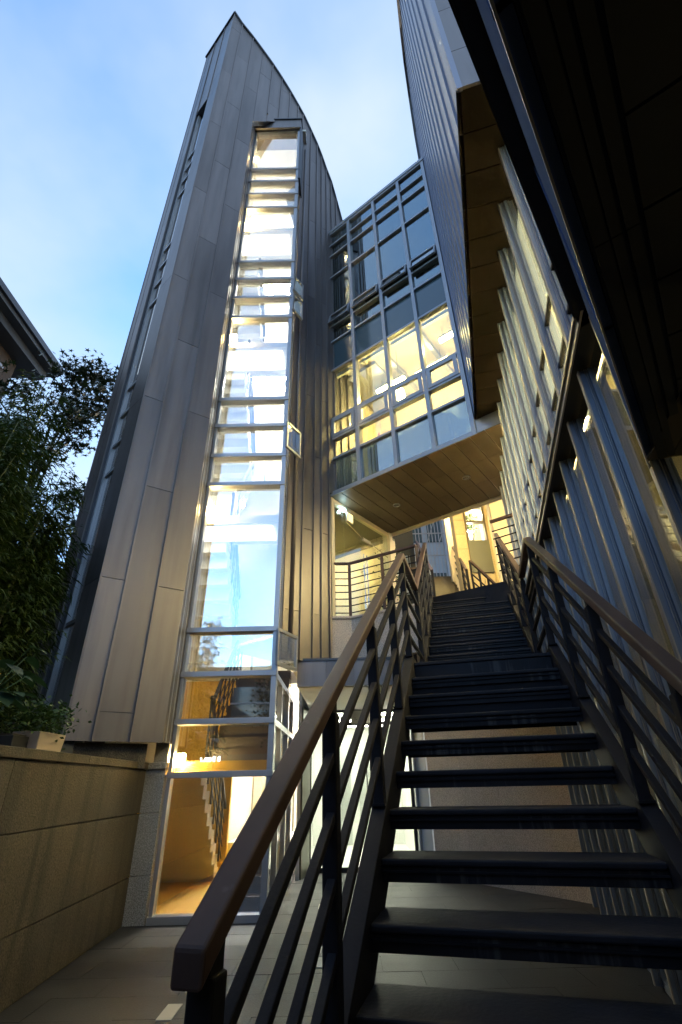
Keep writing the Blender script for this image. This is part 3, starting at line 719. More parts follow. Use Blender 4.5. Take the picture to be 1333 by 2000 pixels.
# ------------------------------------------------------------------ overhang above the camera, right
oh = thing('overhanging_storey', O.p(1.5, -.8, 2.5), 'dark projecting storey overhead at the right with panelled soffit', 'overhang')
nA = 6
for k in range(nA):
    MB().box(O, .02+k*.9, .915+k*.9, -.03, 0, 2.52, 3.50).build('fascia_panel', fascia_blue, oh)
    MB().box(O, .915+k*.9, .935+k*.9, -.03, .006, 2.52, 3.50).build('fascia_seam', fascia_blue, oh)
MB().box(O, -.06, 5.4, -.12, .06, 3.512, 3.608).build('shelf', black_steel, oh)
MB().box(O, -.06, 5.4, .06, .072, 3.592, 3.615).build('shelf_nosing', zinc_dark, oh)
MB().box(O, -.02, 5.4, -.002, .004, 2.492, 2.515).build('soffit_edge', alu_edge, oh)
def wedge(u):  # v of the finned facade plane at distance u along the overhang
    P = O.p(u, 0, 0); n = S.v; d = VG+.04-(P.dot(n)); return d/(O.v.dot(n))
bands = [(-.04, -.075), (-.08, -.105), (-.115, -.145)]
for v0, v1 in bands:
    for k in range(4):
        a = .05+k*1.2; e_ = a+1.198
        if wedge(a) > v1: a = max(a, .35)
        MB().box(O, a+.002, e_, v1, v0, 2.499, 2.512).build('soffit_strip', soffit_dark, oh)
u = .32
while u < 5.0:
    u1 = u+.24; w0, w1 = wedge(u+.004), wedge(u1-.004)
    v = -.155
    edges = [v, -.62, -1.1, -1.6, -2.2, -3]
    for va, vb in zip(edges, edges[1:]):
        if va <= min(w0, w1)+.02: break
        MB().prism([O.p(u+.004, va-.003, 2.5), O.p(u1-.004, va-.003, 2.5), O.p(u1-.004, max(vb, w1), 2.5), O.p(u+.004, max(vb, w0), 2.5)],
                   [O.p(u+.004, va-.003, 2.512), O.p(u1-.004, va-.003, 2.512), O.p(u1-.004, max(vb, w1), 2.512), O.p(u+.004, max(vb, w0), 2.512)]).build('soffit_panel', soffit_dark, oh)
    u = u1
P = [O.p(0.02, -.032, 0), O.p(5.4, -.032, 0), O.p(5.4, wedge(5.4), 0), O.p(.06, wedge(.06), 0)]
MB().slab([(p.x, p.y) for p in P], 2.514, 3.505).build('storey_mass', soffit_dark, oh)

# ------------------------------------------------------------------ open steel stair
ss = thing('steel_stair', S.p(3, .03, 0), 'dark open riser steel stair climbing from the courtyard to the deck', 'staircase')
G0, RS = .27, .178
def nose(k): return 1.823+G0*k, .466+RS*k
VL, VR = -.55, .615
def tread(u, z, depth=.31, closed=False):
    t = MB().box(S, u, u+depth, VL, VR, z-.028, z).build('tread', tread_steel, ss, bevel=.008)
    MB().box(S, u+.014, u+.030, VL, VR, z-.088, z-.029).build('tread_lip', lip_steel, t, bevel=.003)
    MB().box(S, u+.004, u+.014, VL, VR, z-.052, z-.044).build('lip_bead', stair_steel, t)
    MB().box(S, u+depth-.02, u+depth, VL, VR, z-.088, z-.029).build('rear_lip', tread_steel, t)
    if closed: MB().box(S, u+.03, u+.045, VL, VR, z-RS-.01, z-.03).build('riser', stair_steel, t)
for k in range(-2, 10): tread(*nose(k), closed=(k >= 8))
u10, z10 = nose(10)
ld = MB().box(S, u10, 5.66, VL-.07, VR+.065, z10-.03, z10).build('landing', tread_steel, ss, bevel=.006)
MB().box(S, u10+.012, u10+.04, VL, VR, z10-.21, z10-.031).build('landing_fascia', lip_steel, ld, bevel=.004)
MB().box(S, u10+.04, 5.6, VL, VR, z10-.10, z10-.031).build('landing_frame', stair_steel, ld)
NF2 = 9
for j in range(1, NF2+1):
    tread(5.65+.26*(j-1), z10+RS*j, closed=True)
P2 = lambda u: z10+RS+(u-5.65)*RS/.26
sl = RS/G0
def nz_(u): return .466+(u-1.823)*sl
for v0, v1, nm in ((VL-.075, VL-.001, 'left'), (VR+.001, VR+.075, 'right')):
    st_ = MB()
    st_.slope(S, 1.10, nz_(1.10)+.06, u10+.02, nz_(u10+.02)+.06, v0, v1, .012)
    w0, w1 = ((v1-.012, v1) if nm == 'left' else (v0, v0+.012))
    st_.slope(S, 1.10, nz_(1.10)+.047, u10+.02, nz_(u10+.02)+.047, w0, w1, .25)
    st_.slope(S, 1.10, nz_(1.10)-.203, u10+.02, nz_(u10+.02)-.203, v0, v1, .012)
    st_.build('stringer', stair_steel, ss, bevel=.002)
    st2 = MB(); st2.slope(S, 5.60, P2(5.6)+.05, 8.0, P2(8.0)+.05, v0, v1, .27); st2.box(S, u10+.03, 5.6, v0, v1, z10-.2, z10+.05)
    st2.build('stringer', stair_steel, ss, bevel=.002)
# railings
HR = 1.085
def railing(name, vc, label, first):
    r = thing(name, S.p(3, vc, .8), label, 'railing', 'railings of the steel stair')
    w = .033
    runs = [(first, nz_(first)+HR, 4.56, nz_(4.56)+HR), (4.56, nz_(4.56)+HR, 5.62, nz_(4.56)+HR+.03), (5.62, nz_(4.56)+HR+.03, 8.02, nz_(4.56)+HR+.03+(8.02-5.62)*.70)]
    base = [lambda u: nz_(u)+.06, lambda u: z10+.03, lambda u: P2(u)+.05]
    for i, (ua, za, ub, zb) in enumerate(runs):
        MB().slope(S, ua, za, ub+(.002 if i < 2 else 0), zb, vc-w, vc+w, .062).build('handrail', rail_paint, r, bevel=.007)
        ba = base[i](ua)+.02 if i != 1 else z10+.06; bb = base[i](ub)+.02 if i != 1 else z10+.06
        for q in range(1, 5):
            t = q/5.0
            MB().slope(S, ua+.03, lerp(za-.05, ba, t)+.018, ub-.03, lerp(zb-.05, bb, t)+.018, vc-.010, vc+.022, .036).build('rail_bar', stair_steel, r, bevel=.004)
    for u in [first+.085, 1.98, 2.86, 3.72, 4.53, 5.66, 6.4, 7.15, 7.95]:
        if u < 4.56: zt = nz_(u)+HR-.06; zb = nz_(u)+.05
        elif u < 5.62: zt = nz_(4.56)+HR-.06; zb = z10
        else: zt = nz_(4.56)+HR+.03+(u-5.62)*.70-.06; zb = P2(u)+.03
        p_ = MB().box(S, u-.03, u+.03, vc-.028, vc+.028, zb, zt-.05).build('post', stair_steel, r, bevel=.006)
        MB().plate(S, [(u-.026, zt-.052), (u+.026, zt-.052), (u+.026, zt-.001+.017), (u-.026, zt-.02)], vc-.018, vc+.018).build('post_cap', stair_steel, p_)
        MB().box(S, u-.05, u+.05, vc-.034, vc+.034, zb-.004, zb+.008).build('base_plate', stair_steel, p_)
    return r
railing('stair_railing', -.588, 'brown topped steel railing on the left side of the stair, nearest the camera', 1.05)
railing('stair_railing', .648, 'brown topped steel railing on the right side of the stair, beside the finned facade', 1.05)

# ------------------------------------------------------------------ upper deck, balcony and what stands on them
deck = thing('upper_deck', (1.5, 9.5, 2.5), 'concrete deck carrying the balcony above the bright ground floor lobby', 'deck')
MB().slab([(-.70, 7.40), (.93, 7.40), (1.30, 8.9), (1.36, 13.0), (-.70, 13.0)], 2.56, 2.88).build('canopy_slab', zinc_dark, deck)
for k in range(4):
    x0 = -.70+k*.42
    MB().xbox(x0+.002, min(x0+.418, .93), 7.37, 7.40, 2.54, 2.90).build('fascia_panel', zinc, deck)
MB().xbox(-.72, .95, 7.35, 7.62, 2.90, 2.935).build('flashing', zinc_dark, deck)
for k in range(6):
    MB().xbox(-.68, 1.0, 7.45+k*.42, 7.45+k*.42+.415, 2.535, 2.555).build('soffit_board', white_wall, deck)
e0, e1 = S.p(8.04, -.60, 0), S.p(7.61, .66, 0)
MB().slab([(e0.x, e0.y), (e1.x, e1.y), (S.p(7.7, .86, 0).x, S.p(7.7, .86, 0).y), (S.p(14, .86, 0).x, S.p(14, .86, 0).y), (1.4, 14), (1.3, 9.2)], 3.72, 4.03).build('deck_slab', stair_steel, deck)
bal = thing('stone_balcony', (.4, 7.8, 2.95), 'balcony with a rough granite parapet left of the stair landing', 'balcony')
B0, B1, B2 = Vector((-.28, 7.70, 0)), Vector((.12, 7.92, 0)), Vector((1.20, 7.10, 0))
MB().slab([(-.29, 7.66), (.13, 7.68), (1.19, 7.04), (1.19, 7.16), (.16, 7.84), (-.29, 7.80)], 2.94, 3.62).build('parapet', granite_red, bal, bevel=.004)
MB().slab([(-.32, 7.63), (.13, 7.65), (1.21, 7.01), (1.21, 7.19), (.17, 7.87), (-.32, 7.83)], 3.62, 3.66).build('coping_stone', granite_red, bal, bevel=.004)
MB().slab([(-.28, 7.82), (.16, 7.86), (1.2, 7.18), (1.5, 8.0), (1.25, 9.3), (1.0, 9.4), (-.2, 7.9)], 3.5, 3.6).build('floor_slab', tile_m, bal)
br_ = thing('balcony_railing', (.4, 7.8, 3.66), 'dark horizontal bar railing on the granite balcony parapet', 'railing')
A_, B_, C_ = Vector((-.26, 7.76, 0)), Vector((.12, 7.78, 0)), Vector((1.20, 7.10, 0))
for a, b in ((A_, B_), (B_, C_)):
    MB().bar(a+Vector((0, 0, 4.63)), b+Vector((0, 0, 4.63)), .05, .04).build('handrail', rail_paint, br_, bevel=.005)
    for k in range(7):
        MB().bar(a+Vector((0, 0, 3.75+k*.12)), b+Vector((0, 0, 3.75+k*.12)), .014, .014).build('rail_bar', stair_steel, br_)
for p in (A_, B_, B_.lerp(C_, .5), C_):
    MB().bar(p+Vector((0, 0, 3.66)), p+Vector((0, 0, 4.61)), .05, .05).build('post', stair_steel if p is A_ else rail_paint, br_)
# entrance below the bridge
en = thing('glass_entrance', G.p(1, 0, 3.6), 'frameless glass entrance with H shaped pulls below the bridge', 'entrance')
MB().box(G, 0, .09, -.12, .03, 3.6, 5.95).build('jamb', cream, en); MB().box(G, 1.93, 2.05, -.12, .05, 3.6, 5.95).build('jamb', cream, en)
MB().box(G, .09, 1.93, -.08, .02, 5.88, 5.95).build('head', cream, en)
for a, b in ((.095, .42), (.425, .98), (.985, 1.53), (1.535, 1.925)):
    MB().box(G, a, b, -.02, -.008, 3.62, 5.87).build('glass_pane', glass_clear, en)
for (u, z) in ((.93, 4.75), (.93, 4.15), (1.03, 4.75), (1.03, 4.15)):
    h = MB(); h.bar(G.p(u, .05, z-.12), G.p(u, .05, z+.12), .016, .016); h.bar(G.p(u, -.02, z), G.p(u, .05, z), .012, .012); h.build('door_pull', handle_m, en)
for u in (.93, 1.03): MB().bar(G.p(u, .06, 3.85), G.p(u, .06, 5.1), .016, .016).build('pull_bar', handle_m, en)
MB().box(G, .98, 1.24, -.005, .03, 5.42, 5.48).build('door_closer', alu_edge, en); MB().bar(G.p(.43, .03, 5.62), G.p(1.0, .02, 5.45), .02, .014).build('closer_arm', handle_m, en)
MB().bar(G.p(1.24, .02, 5.45), G.p(1.85, .02, 5.35), .018, .014).build('closer_arm', handle_m, en)
er = thing('entrance_room', G.p(1, -1.5, 3.6), 'warm lit vestibule behind the frameless glass entrance', 'interior')
MB().box(G, -.3, 2.4, -2.6, -2.5, 3.6, 5.95).build('back_wall', tile_m, er); MB().box(G, 2.3, 2.4, -2.5, -.1, 3.6, 5.95).build('side_wall', cream, er); MB().box(G, -.06, -.01, -2.5, -.13, 3.6, 5.95).build('side_wall', cream, er)
MB().box(G, .0, 2.4, -2.6, -.1, 5.95, 6.0).build('ceiling', olive, er); MB().box(G, .0, 2.4, -2.6, -.03, 3.55, 3.6).build('floor', tile_m, er)
MB().box(G, .15, .5, -2.1, -1.9, 3.6, 4.6).build('light_column', lamp_warm, er); MB().box(G, .9, 1.6, -1.6, -1.5, 5.92, 5.945).build('ceiling_light', lamp_tube, er)
ex = thing('exit_sign', G.p(.55, .04, 5.8), 'small amber exit sign hanging below the bridge by the glass entrance', 'sign')
MB().box(G, .44, .64, .03, .055, 5.62, 5.82).build('housing', alu_edge, ex)
MB().box(G, .455, .625, .056, .059, 5.635, 5.805).build('face', exit_face, ex)
o = MB().tube([G.p(.36, .04, 5.80), G.p(.36, .04, 5.84)], .035, 10).build('emergency_lamp', lamp_cyan, loc=G.p(.36, .04, 5.8)); tag(o, 'small cyan glowing emergency lamp left of the exit sign', 'lamp')
# bright ground floor lobby
lb = thing('ground_lobby', (.3, 10, 0), 'bright white glazed lobby under the deck behind the stair railing', 'lobby')
for x in (-.67, -.20, .45, 1.16):
    MB().xbox(x-.025, x+.025, 9.97, 10.05, 0, 2.53).build('mullion', black_steel, lb)
for a, b in ((-.645, -.225), (-.175, .425), (.475, 1.135)):
    MB().xbox(a, b, 9.98, 10.04, 2.26, 2.31).build('transom', black_steel, lb); MB().xbox(a, b, 9.98, 10.04, 2.49, 2.535).build('head', black_steel, lb); MB().xbox(a, b, 9.98, 10.04, .0, .07).build('bottom_rail', black_steel, lb)
    MB().xbox(a, b, 10.0, 10.008, .07, 2.26).build('glass_pane', glass_clear, lb); MB().xbox(a, b, 10.0, 10.008, 2.31, 2.49).build('glass_pane', glass_clear, lb)
for x in (.36, .54): MB().bar((x, 9.93, .9), (x, 9.93, 1.5), .02, .02).build('door_pull', handle_m, lb)
MB().xbox(-.9, 1.4, 10.05, 14, -.012, .012).build('floor', white_wall, lb); MB().xbox(-.95, -.85, 10.05, 14, 0, 2.6).build('side_wall', white_wall, lb); MB().xbox(1.36, 1.44, 10.05, 14, 0, 2.6).build('side_wall', white_wall, lb); MB().xbox(-.9, 1.4, 14, 14.1, 0, 2.6).build('back_wall', white_wall, lb)
MB().xbox(-.9, 1.4, 10.05, 14, 2.545, 2.557).build('ceiling', white_wall, lb)
MB().xbox(-.55, .1, 13.93, 13.99, 0, 2.1).build('inner_door', lift_steel, lb); MB().xbox(.3, .9, 13.93, 13.99, 0, 2.1).build('inner_door', lift_steel, lb)
for k in range(3):
    MB().xbox(-.5, 1.0, 10.6+k*1.1, 10.85+k*1.1, 2.52, 2.542).build('ceiling_light', lamp_lobby, lb)
sp = thing('ceiling_speaker', (.28, 9.9, 2.4), 'olive perforated box on the lobby head above the glass doors', 'speaker')
MB().xbox(.10, .46, 9.90, 9.97, 2.28, 2.52).build('case', olive, sp, bevel=.01)
for a, b in ((.17, 2.34), (.20, 2.34), (.17, 2.37), (.30, 2.38), (.33, 2.40), (.38, 2.36)):
    MB().xbox(a, a+.014, 9.893, 9.899, b, b+.014).build('hole', black_steel, sp)
q = thing('lobby_spotlight', (.62, 9.7, 2.45), 'glaring white spotlight under the canopy seen between the railing bars', 'lamp')
MB().tube([(.60, 9.6, 2.46), (.60, 9.6, 2.53)], .045, 12).build('lens', lamp_spot, q); MB().tube([(.60, 9.6, 2.47), (.60, 9.6, 2.535)], [.055, .055], 12).build('rim', alu, q)
dpn = thing('metal_door_leaf', (-.73, 9.6, 0), 'dark olive metal door leaf standing between the bay and the lobby', 'door')
MB().slab([(-.80, 9.32), (-.75, 9.30), (-.66, 9.92), (-.71, 9.94)], .01, 2.53).build('leaf', olive, dpn, bevel=.004)
MB().bar((-.715, 9.5, .95), (-.70, 9.6, .95), .02, .05).build('handle', handle_m, dpn)
# red granite wall behind the stair, white reveal beside it
gr = thing('granite_wall', (2.2, 8.3, 0), 'reddish speckled granite wall seen between the stair treads', 'wall')
GRF = Frame((1.38, 9.38), 144.7)
MB().box(GRF, 0, 2.9, -.25, -.02, 0, 3.6).build('wall_core', granite_red, gr)
for i in range(4):
    for (z0, z1) in ((0, .62), (.62, 1.24), (1.24, 1.86), (1.86, 2.48), (2.48, 3.1), (3.1, 3.6)):
        MB().box(GRF, i*.72+.002, i*.72+.718, -.02, random.uniform(-.001, .001), z0+.002, z1-.002).build('stone_slab', granite_red, gr)
wp = thing('white_reveal', (1.25, 9.6, 0), 'white lit wall end between the lobby glass and the red granite wall', 'wall')
MB().slab([(1.19, 9.55), (1.36, 9.40), (1.42, 9.6), (1.42, 10.05), (1.19, 10.05)], 0, 2.55).build('wall_end', white_wall, wp)
MB().xbox(1.16, 1.20, 9.5, 9.58, 0, 2.55).build('steel_post', alu, wp)

# ------------------------------------------------------------------ far end above the deck
tl = thing('tiled_wall', (3.1, 10.1, 4), 'yellow lit tiled wall with a window at the far end of the deck', 'wall')
for (x0, x1, z0, z1) in ((2.62, 2.88, 4.0, 7.0), (3.36, 3.50, 4.0, 7.0), (2.88, 3.36, 4.0, 5.35), (2.88, 3.36, 7.0, 7.3)):
    MB().xbox(x0, x1, 10.03, 10.3, z0, z1).build('wall_core', tile_m, tl)
for i in range(8):
    z0 = 4.03+i*.37
    for (x0, x1) in ((2.62, 2.86), (3.36, 3.50)):
        MB().xbox(x0+.004, x1-.004, 10.0, 10.03, z0+.004, z0+.366).build('tile', tile_m, tl)
for i in range(3):
    for x0 in (2.88, 3.12):
        MB().xbox(x0+.003, x0+.237, 10.0, 10.03, 4.03+i*.37+.004, 4.03+i*.37+.366).build('tile', tile_m, tl)
w1 = MB(); w1.xbox(2.88, 2.92, 9.99, 10.1, 5.4, 7.0); w1.xbox(3.32, 3.36, 9.99, 10.1, 5.4, 7.0); w1.xbox(2.92, 3.32, 9.99, 10.1, 6.55, 6.59); w1.xbox(2.92, 3.32, 9.99, 10.1, 6.96, 7.0)
wf = w1.build('window_frame', soffit_m, tl)
MB().xbox(2.92, 3.32, 10.05, 10.056, 6.1, 6.55).build('window_pane', glass_clear, wf); MB().xbox(2.92, 3.32, 10.05, 10.056, 6.59, 6.96).build('window_pane', glass_clear, wf)
MB().xbox(2.885, 3.36, 9.985, 10.02, 5.30, 6.08).build('grey_board', olive, tl)
MB().xbox(2.7, 3.6, 11.2, 11.3, 5.2, 7.6).build('room_back', cream, tl)
for k, (x, z) in enumerate(((3.22, 6.9), (2.98, 6.45), (3.07, 6.42))):
    q = thing('window_spot', (x, 10.3, z), ('bright spot lamp at the top right of the far window', 'small bright lamp low left in the far window', 'small bright lamp low in the far window, beside the pot')[k], 'lamp', 'spot lamps in the far window')
    MB().tube([(x, 10.25, z-.025), (x, 10.25, z+.025)], .026, 10).build('bulb', lamp_spot, q); MB().tube([(x, 10.25, z+.026), (x, 10.25, z+.06)], .012, 8).build('holder', black_steel, q)
MB().xbox(2.9, 3.4, 10.7, 10.8, 7.35, 7.4).build('ceiling_light', lamp_tube, tl)
cw = thing('cream_pilaster', (3.8, 9.5, 4), 'cream rendered wall panel between the tiled wall and the finned facade', 'wall')
MB().slab([(3.42, 9.85), (3.75, 9.55), (4.1, 9.7), (4.1, 10.4), (3.42, 10.4)], 3.9, 7.6).build('render_panel', cream, cw)
MB().slab([(3.40, 9.83), (3.44, 9.79), (3.50, 9.86), (3.46, 9.90)], 3.9, 7.6).build('edge_trim', alu_edge, cw)
q = thing('added_deck_light', BR.p(1.5, -2.15, 6.0), 'unseen warm light added behind the rear edge of the bridge for the far end of the deck', 'lamp')
MB().box(BR, .9, 2.1, -2.20, -2.17, 5.99, 6.06).build('lens', lamp_tube, q); MB().box(BR, .88, 2.12, -2.17, -2.125, 5.985, 6.08).build('housing', alu, q)  # added light, kept out of view, brightens the far deck
us_ = thing('upper_steps', (2.2, 10.2, 4), 'short flight of brown steps rising at the far end of the deck', 'staircase')
for i in range(11):
    MB().xbox(1.85+.02*i, 2.45+.04*i, 9.2+.25*i, 9.5+.25*i, 4.0+.17*i, 4.2+.17*i).build('step', wood_dark, us_)
for nm, x0, x1, lab in (('a', 2.50, 2.95, 'railing on the right side of the far upper steps'), ('b', 1.80, 2.05, 'railing on the left side of the far upper steps')):
    r = thing('upper_railing', (x0, 10, 4), lab, 'railing', 'railings of the far upper steps')
    MB().bar((x0, 9.1, 5.0), (x1, 12.0, 7.05), .05, .05).build('handrail', rail_paint, r)
    for k in range(4): MB().bar((x0, 9.1, 4.25+.17*k), (x1, 12.0, 6.3+.17*k), .02, .025).build('rail_bar', stair_steel, r)
    for t in (0, .25, .5, .75, 1): MB().bar((lerp(x0, x1, t), lerp(9.1, 12, t), lerp(4.1, 6.1, t)), (lerp(x0, x1, t), lerp(9.1, 12, t), lerp(5.0, 7.05, t)), .04, .04).build('post', stair_steel, r)
r = thing('upper_railing', (2.8, 9.2, 4), 'lit sloping railing descending toward the tiled wall', 'railing', 'railings of the far upper steps')
MB().bar((2.62, 9.2, 5.25), (3.12, 9.3, 4.72), .05, .045).build('handrail', rail_paint, r)
for k in range(4): MB().bar((2.62, 9.2, 4.45+.17*k), (3.12, 9.3, 3.95+.17*k), .018, .022).build('rail_bar', stair_steel, r)
for t in (0, .33, .66, 1): MB().bar((lerp(2.62, 3.12, t), lerp(9.2, 9.3, t), 4.03), (lerp(2.62, 3.12, t), lerp(9.2, 9.3, t), lerp(5.25, 4.72, t)), .035, .035).build('post', stair_steel, r)
r = thing('deck_end_railing', (2.7, 7.05, 4), 'short horizontal railing closing the deck beside the finned facade', 'railing')
a, b = Vector((2.50, 7.2, 0)), Vector((2.86, 6.92, 0))
MB().bar(a+Vector((0, 0, 5.08)), b+Vector((0, 0, 5.08)), .05, .05).build('handrail', rail_paint, r, bevel=.005)
for k in range(6): MB().bar(a+Vector((0, 0, 4.2+k*.14)), b+Vector((0, 0, 4.2+k*.14)), .016, .016).build('rail_bar', stair_steel, r)
MB().bar(b+Vector((0, 0, 3.7)), b+Vector((0, 0, 5.06)), .04, .04).build('post', stair_steel, r)
fb = thing('far_building', (3.2, 17, 0), 'pale blue grey building with dark windows behind the bar screen', 'building')
MB().xbox(1.7, 5.2, 17, 20, 0, 13).build('wall', blue_wall, fb)
for z in (5.2, 7.0, 9.4):
    for x in (2.6, 3.35): MB().xbox(x, x+.55, 16.95, 17.0, z, z+1.1).build('window', spandrel, fb)
MB().xbox(3.95, 4.15, 16.9, 17.0, 0, 13).build('pilaster', alu, fb)
bs = thing('bar_screen', (2.6, 12.6, 5), 'pale vertical bar screen with diagonal braces at the far end', 'screen')
for k in range(13):
    x = 2.05+k*.095; MB().bar((x, 12.6, 5.9), (x, 12.6, 8.6), .02, .02).build('bar', alu, bs)
for z in (6.2, 6.9, 7.6): MB().bar((2.0, 12.62, z), (3.25, 12.62, z), .02, .03).build('rail', alu, bs)
for x in (2.0, 2.35): MB().bar((x, 12.64, 6.0), (x+.9, 12.64, 8.5), .02, .02).build('brace', alu, bs)
db = thing('dark_annex', (1.3, 12, 3), 'dark building part with a pale lattice window behind the deck', 'building')
MB().xbox(.4, 2.0, 12.2, 13.2, 2.9, 9.0).build('wall', dark_room, db)
MB().xbox(.9, 1.85, 12.15, 12.2, 5.6, 6.7).build('window', blue_wall, db)
for k in range(5): MB().xbox(.92+k*.22, .95+k*.22, 12.12, 12.15, 5.6, 6.7).build('lattice_bar', black_steel, db)
r = thing('rear_railing', (1.6, 9.9, 4), 'thin dark railing along the back of the deck left of the steps', 'railing')
MB().bar((1.05, 9.8, 5.35), (1.95, 9.8, 5.35), .04, .04).build('handrail', rail_paint, r)
for k in range(7): MB().bar((1.05, 9.8, 4.4+k*.13), (1.95, 9.8, 4.4+k*.13), .016, .016).build('rail_bar', stair_steel, r)
for x in (1.05, 1.5, 1.95): MB().bar((x, 9.8, 4.0), (x, 9.8, 5.33), .035, .035).build('post', stair_steel, r)

# ------------------------------------------------------------------ neighbour house at the far left
nh = thing('neighbour_house', (-9.5, 8, 0), 'dark house with a deep metal eave and brick wall at the far left', 'house')
MB().xbox(-14, -8.9, -2, 9.6, 0, 11.6).build('wall', brick_m, nh)
MB().xbox(-14.3, -8.20, -2.3, 10.35, 11.85, 12.1).build('roof_slab', roof_metal, nh)
MB().xbox(-8.21, -8.12, -2.3, 10.4, 11.98, 12.16).build('roof_edge', zinc_dark, nh)
MB().xbox(-8.9, -8.45, -2.2, 10.2, 11.6, 11.86).build('eave_box', roof_metal, nh)
for k in range(4):
    y0 = 1.2+k*2.1
    f = MB().xbox(-8.9, -8.84, y0, y0+1.6, 9.4, 11.0).build('window', spandrel, nh); MB().xbox(-8.84, -8.80, y0-.05, y0+1.65, 10.98, 11.06).build('frame', alu, f)

# ------------------------------------------------------------------ across the lane, behind the camera (mirrored in the glass)
ob = thing('opposite_building', (0, -10, 0), 'building with lit windows across the lane, mirrored in the bridge glass', 'building')
MB().xbox(-16, 14, -16, -10, 0, 6.0).build('wall', brick_m, ob)
MB().xbox(-16.2, 14.2, -16.2, -9.8, 6.0, 6.2).build('roof_slab', roof_metal, ob)
lit_win = glow('lit_window', (1, .72, .36), 1.2)
for i in range(9):
    for j in range(2):
        x0 = -14.5+i*3.1; z0 = .8+j*2.8
        f = MB().xbox(x0, x0+1.8, -10, -9.93, z0, z0+1.7).build('window', lit_win if (i*3+j*5) % 7 in (1, 4) else spandrel, ob)
        MB().xbox(x0-.06, x0+1.86, -9.93, -9.88, z0+.95, z0+1.02).build('frame', alu, f)
gh = thing('unseen_low_house', (-8, -4, 0), 'low dark unseen building added at the left behind the camera to hold off skylight', 'building')
MB().xbox(-16, -5.5, -9, -2.5, 0, 4.4).build('wall', brick_m, gh); MB().xbox(-16.2, -5.3, -9.2, -2.3, 4.4, 4.65).build('roof_slab', roof_metal, gh)  # unseen block added to cut skylight on the courtyard
# ------------------------------------------------------------------ plants
def add_leaf(m, base, d, ln, wd, roll, droop=.25):
    d = d.normalized(); s = d.cross(Vector((0, 0, 1)))
    if s.length < 1e-3: s = Vector((1, 0, 0))
    s.normalize(); s = Matrix.Rotation(roll, 3, d) @ s
    m1 = base+d*ln*.45; tip = base+d*ln+Vector((0, 0, -droop*ln))
    b = len(m.v); m.v += [base, m1+s*wd, m1-s*wd, tip, m1+Vector((0, 0, .12*wd))]
    m.f += [(b, b+1, b+4), (b, b+4, b+2), (b+1, b+3, b+4), (b+4, b+3, b+2)]
def bamboo(x, y, h, n_c, lab, lean, dens):
    t = thing('bamboo_clump', (x, y, 1.4), lab, 'bamboo', 'bamboo clumps behind the garden wall')
    fol = MB()
    for c_ in range(n_c):
        bx, by = x+random.uniform(-.45, .45), y+random.uniform(-.5, .5)
        hh = h*random.uniform(.72, 1.0); L = Vector((lean[0]+random.uniform(-.35, .35), lean[1]+random.uniform(-.35, .35), 0))
        pts = [Vector((bx, by, 1.38))+Vector((0, 0, hh*t_))+L*(t_**2.2) for t_ in [i/7 for i in range(8)]]
        MB().tube(pts, [.016*(1-.75*i/7) for i in range(8)], 6).build('cane', cane, t, smooth=True)
        for i in range(dens):
            t_ = random.uniform(.06, 1.0)**.8; k = min(int(t_*7), 6); p = pts[k].lerp(pts[k+1], t_*7-k)
            a = random.uniform(0, 6.283); bd = Vector((math.cos(a), math.sin(a), random.uniform(-.15, .5)))
            tw_len = random.uniform(.15, .55)*(1.15-.4*t_)
            for q in range(9):
                r_ = p+bd*tw_len*random.uniform(.3, 1)+Vector((0, 0, -.25*tw_len))+Vector((random.uniform(-.05, .05), random.uniform(-.05, .05), random.uniform(-.05, .05)))
                aa = a+random.uniform(-1.1, 1.1)
                add_leaf(fol, r_, Vector((math.cos(aa), math.sin(aa), random.uniform(-.7, .15))), random.uniform(.09, .17), random.uniform(.008, .013), random.uniform(-.9, .9), .3)
    fol.build('foliage', bamboo_leaf, t, fix=False)
bamboo(-3.75, 4.1, 4.0, 9, 'tall feathery bamboo clump behind the garden wall, nearest the camera at the left edge', (-.1, .2), 190)
bamboo(-4.05, 5.2, 3.7, 10, 'arching feathery bamboo clump close to the flank of the tower', (-.1, .1), 210)
bamboo(-5.0, 5.6, 5.3, 9, 'taller bamboo clump further back below the neighbour eave', (.1, -.1), 180)
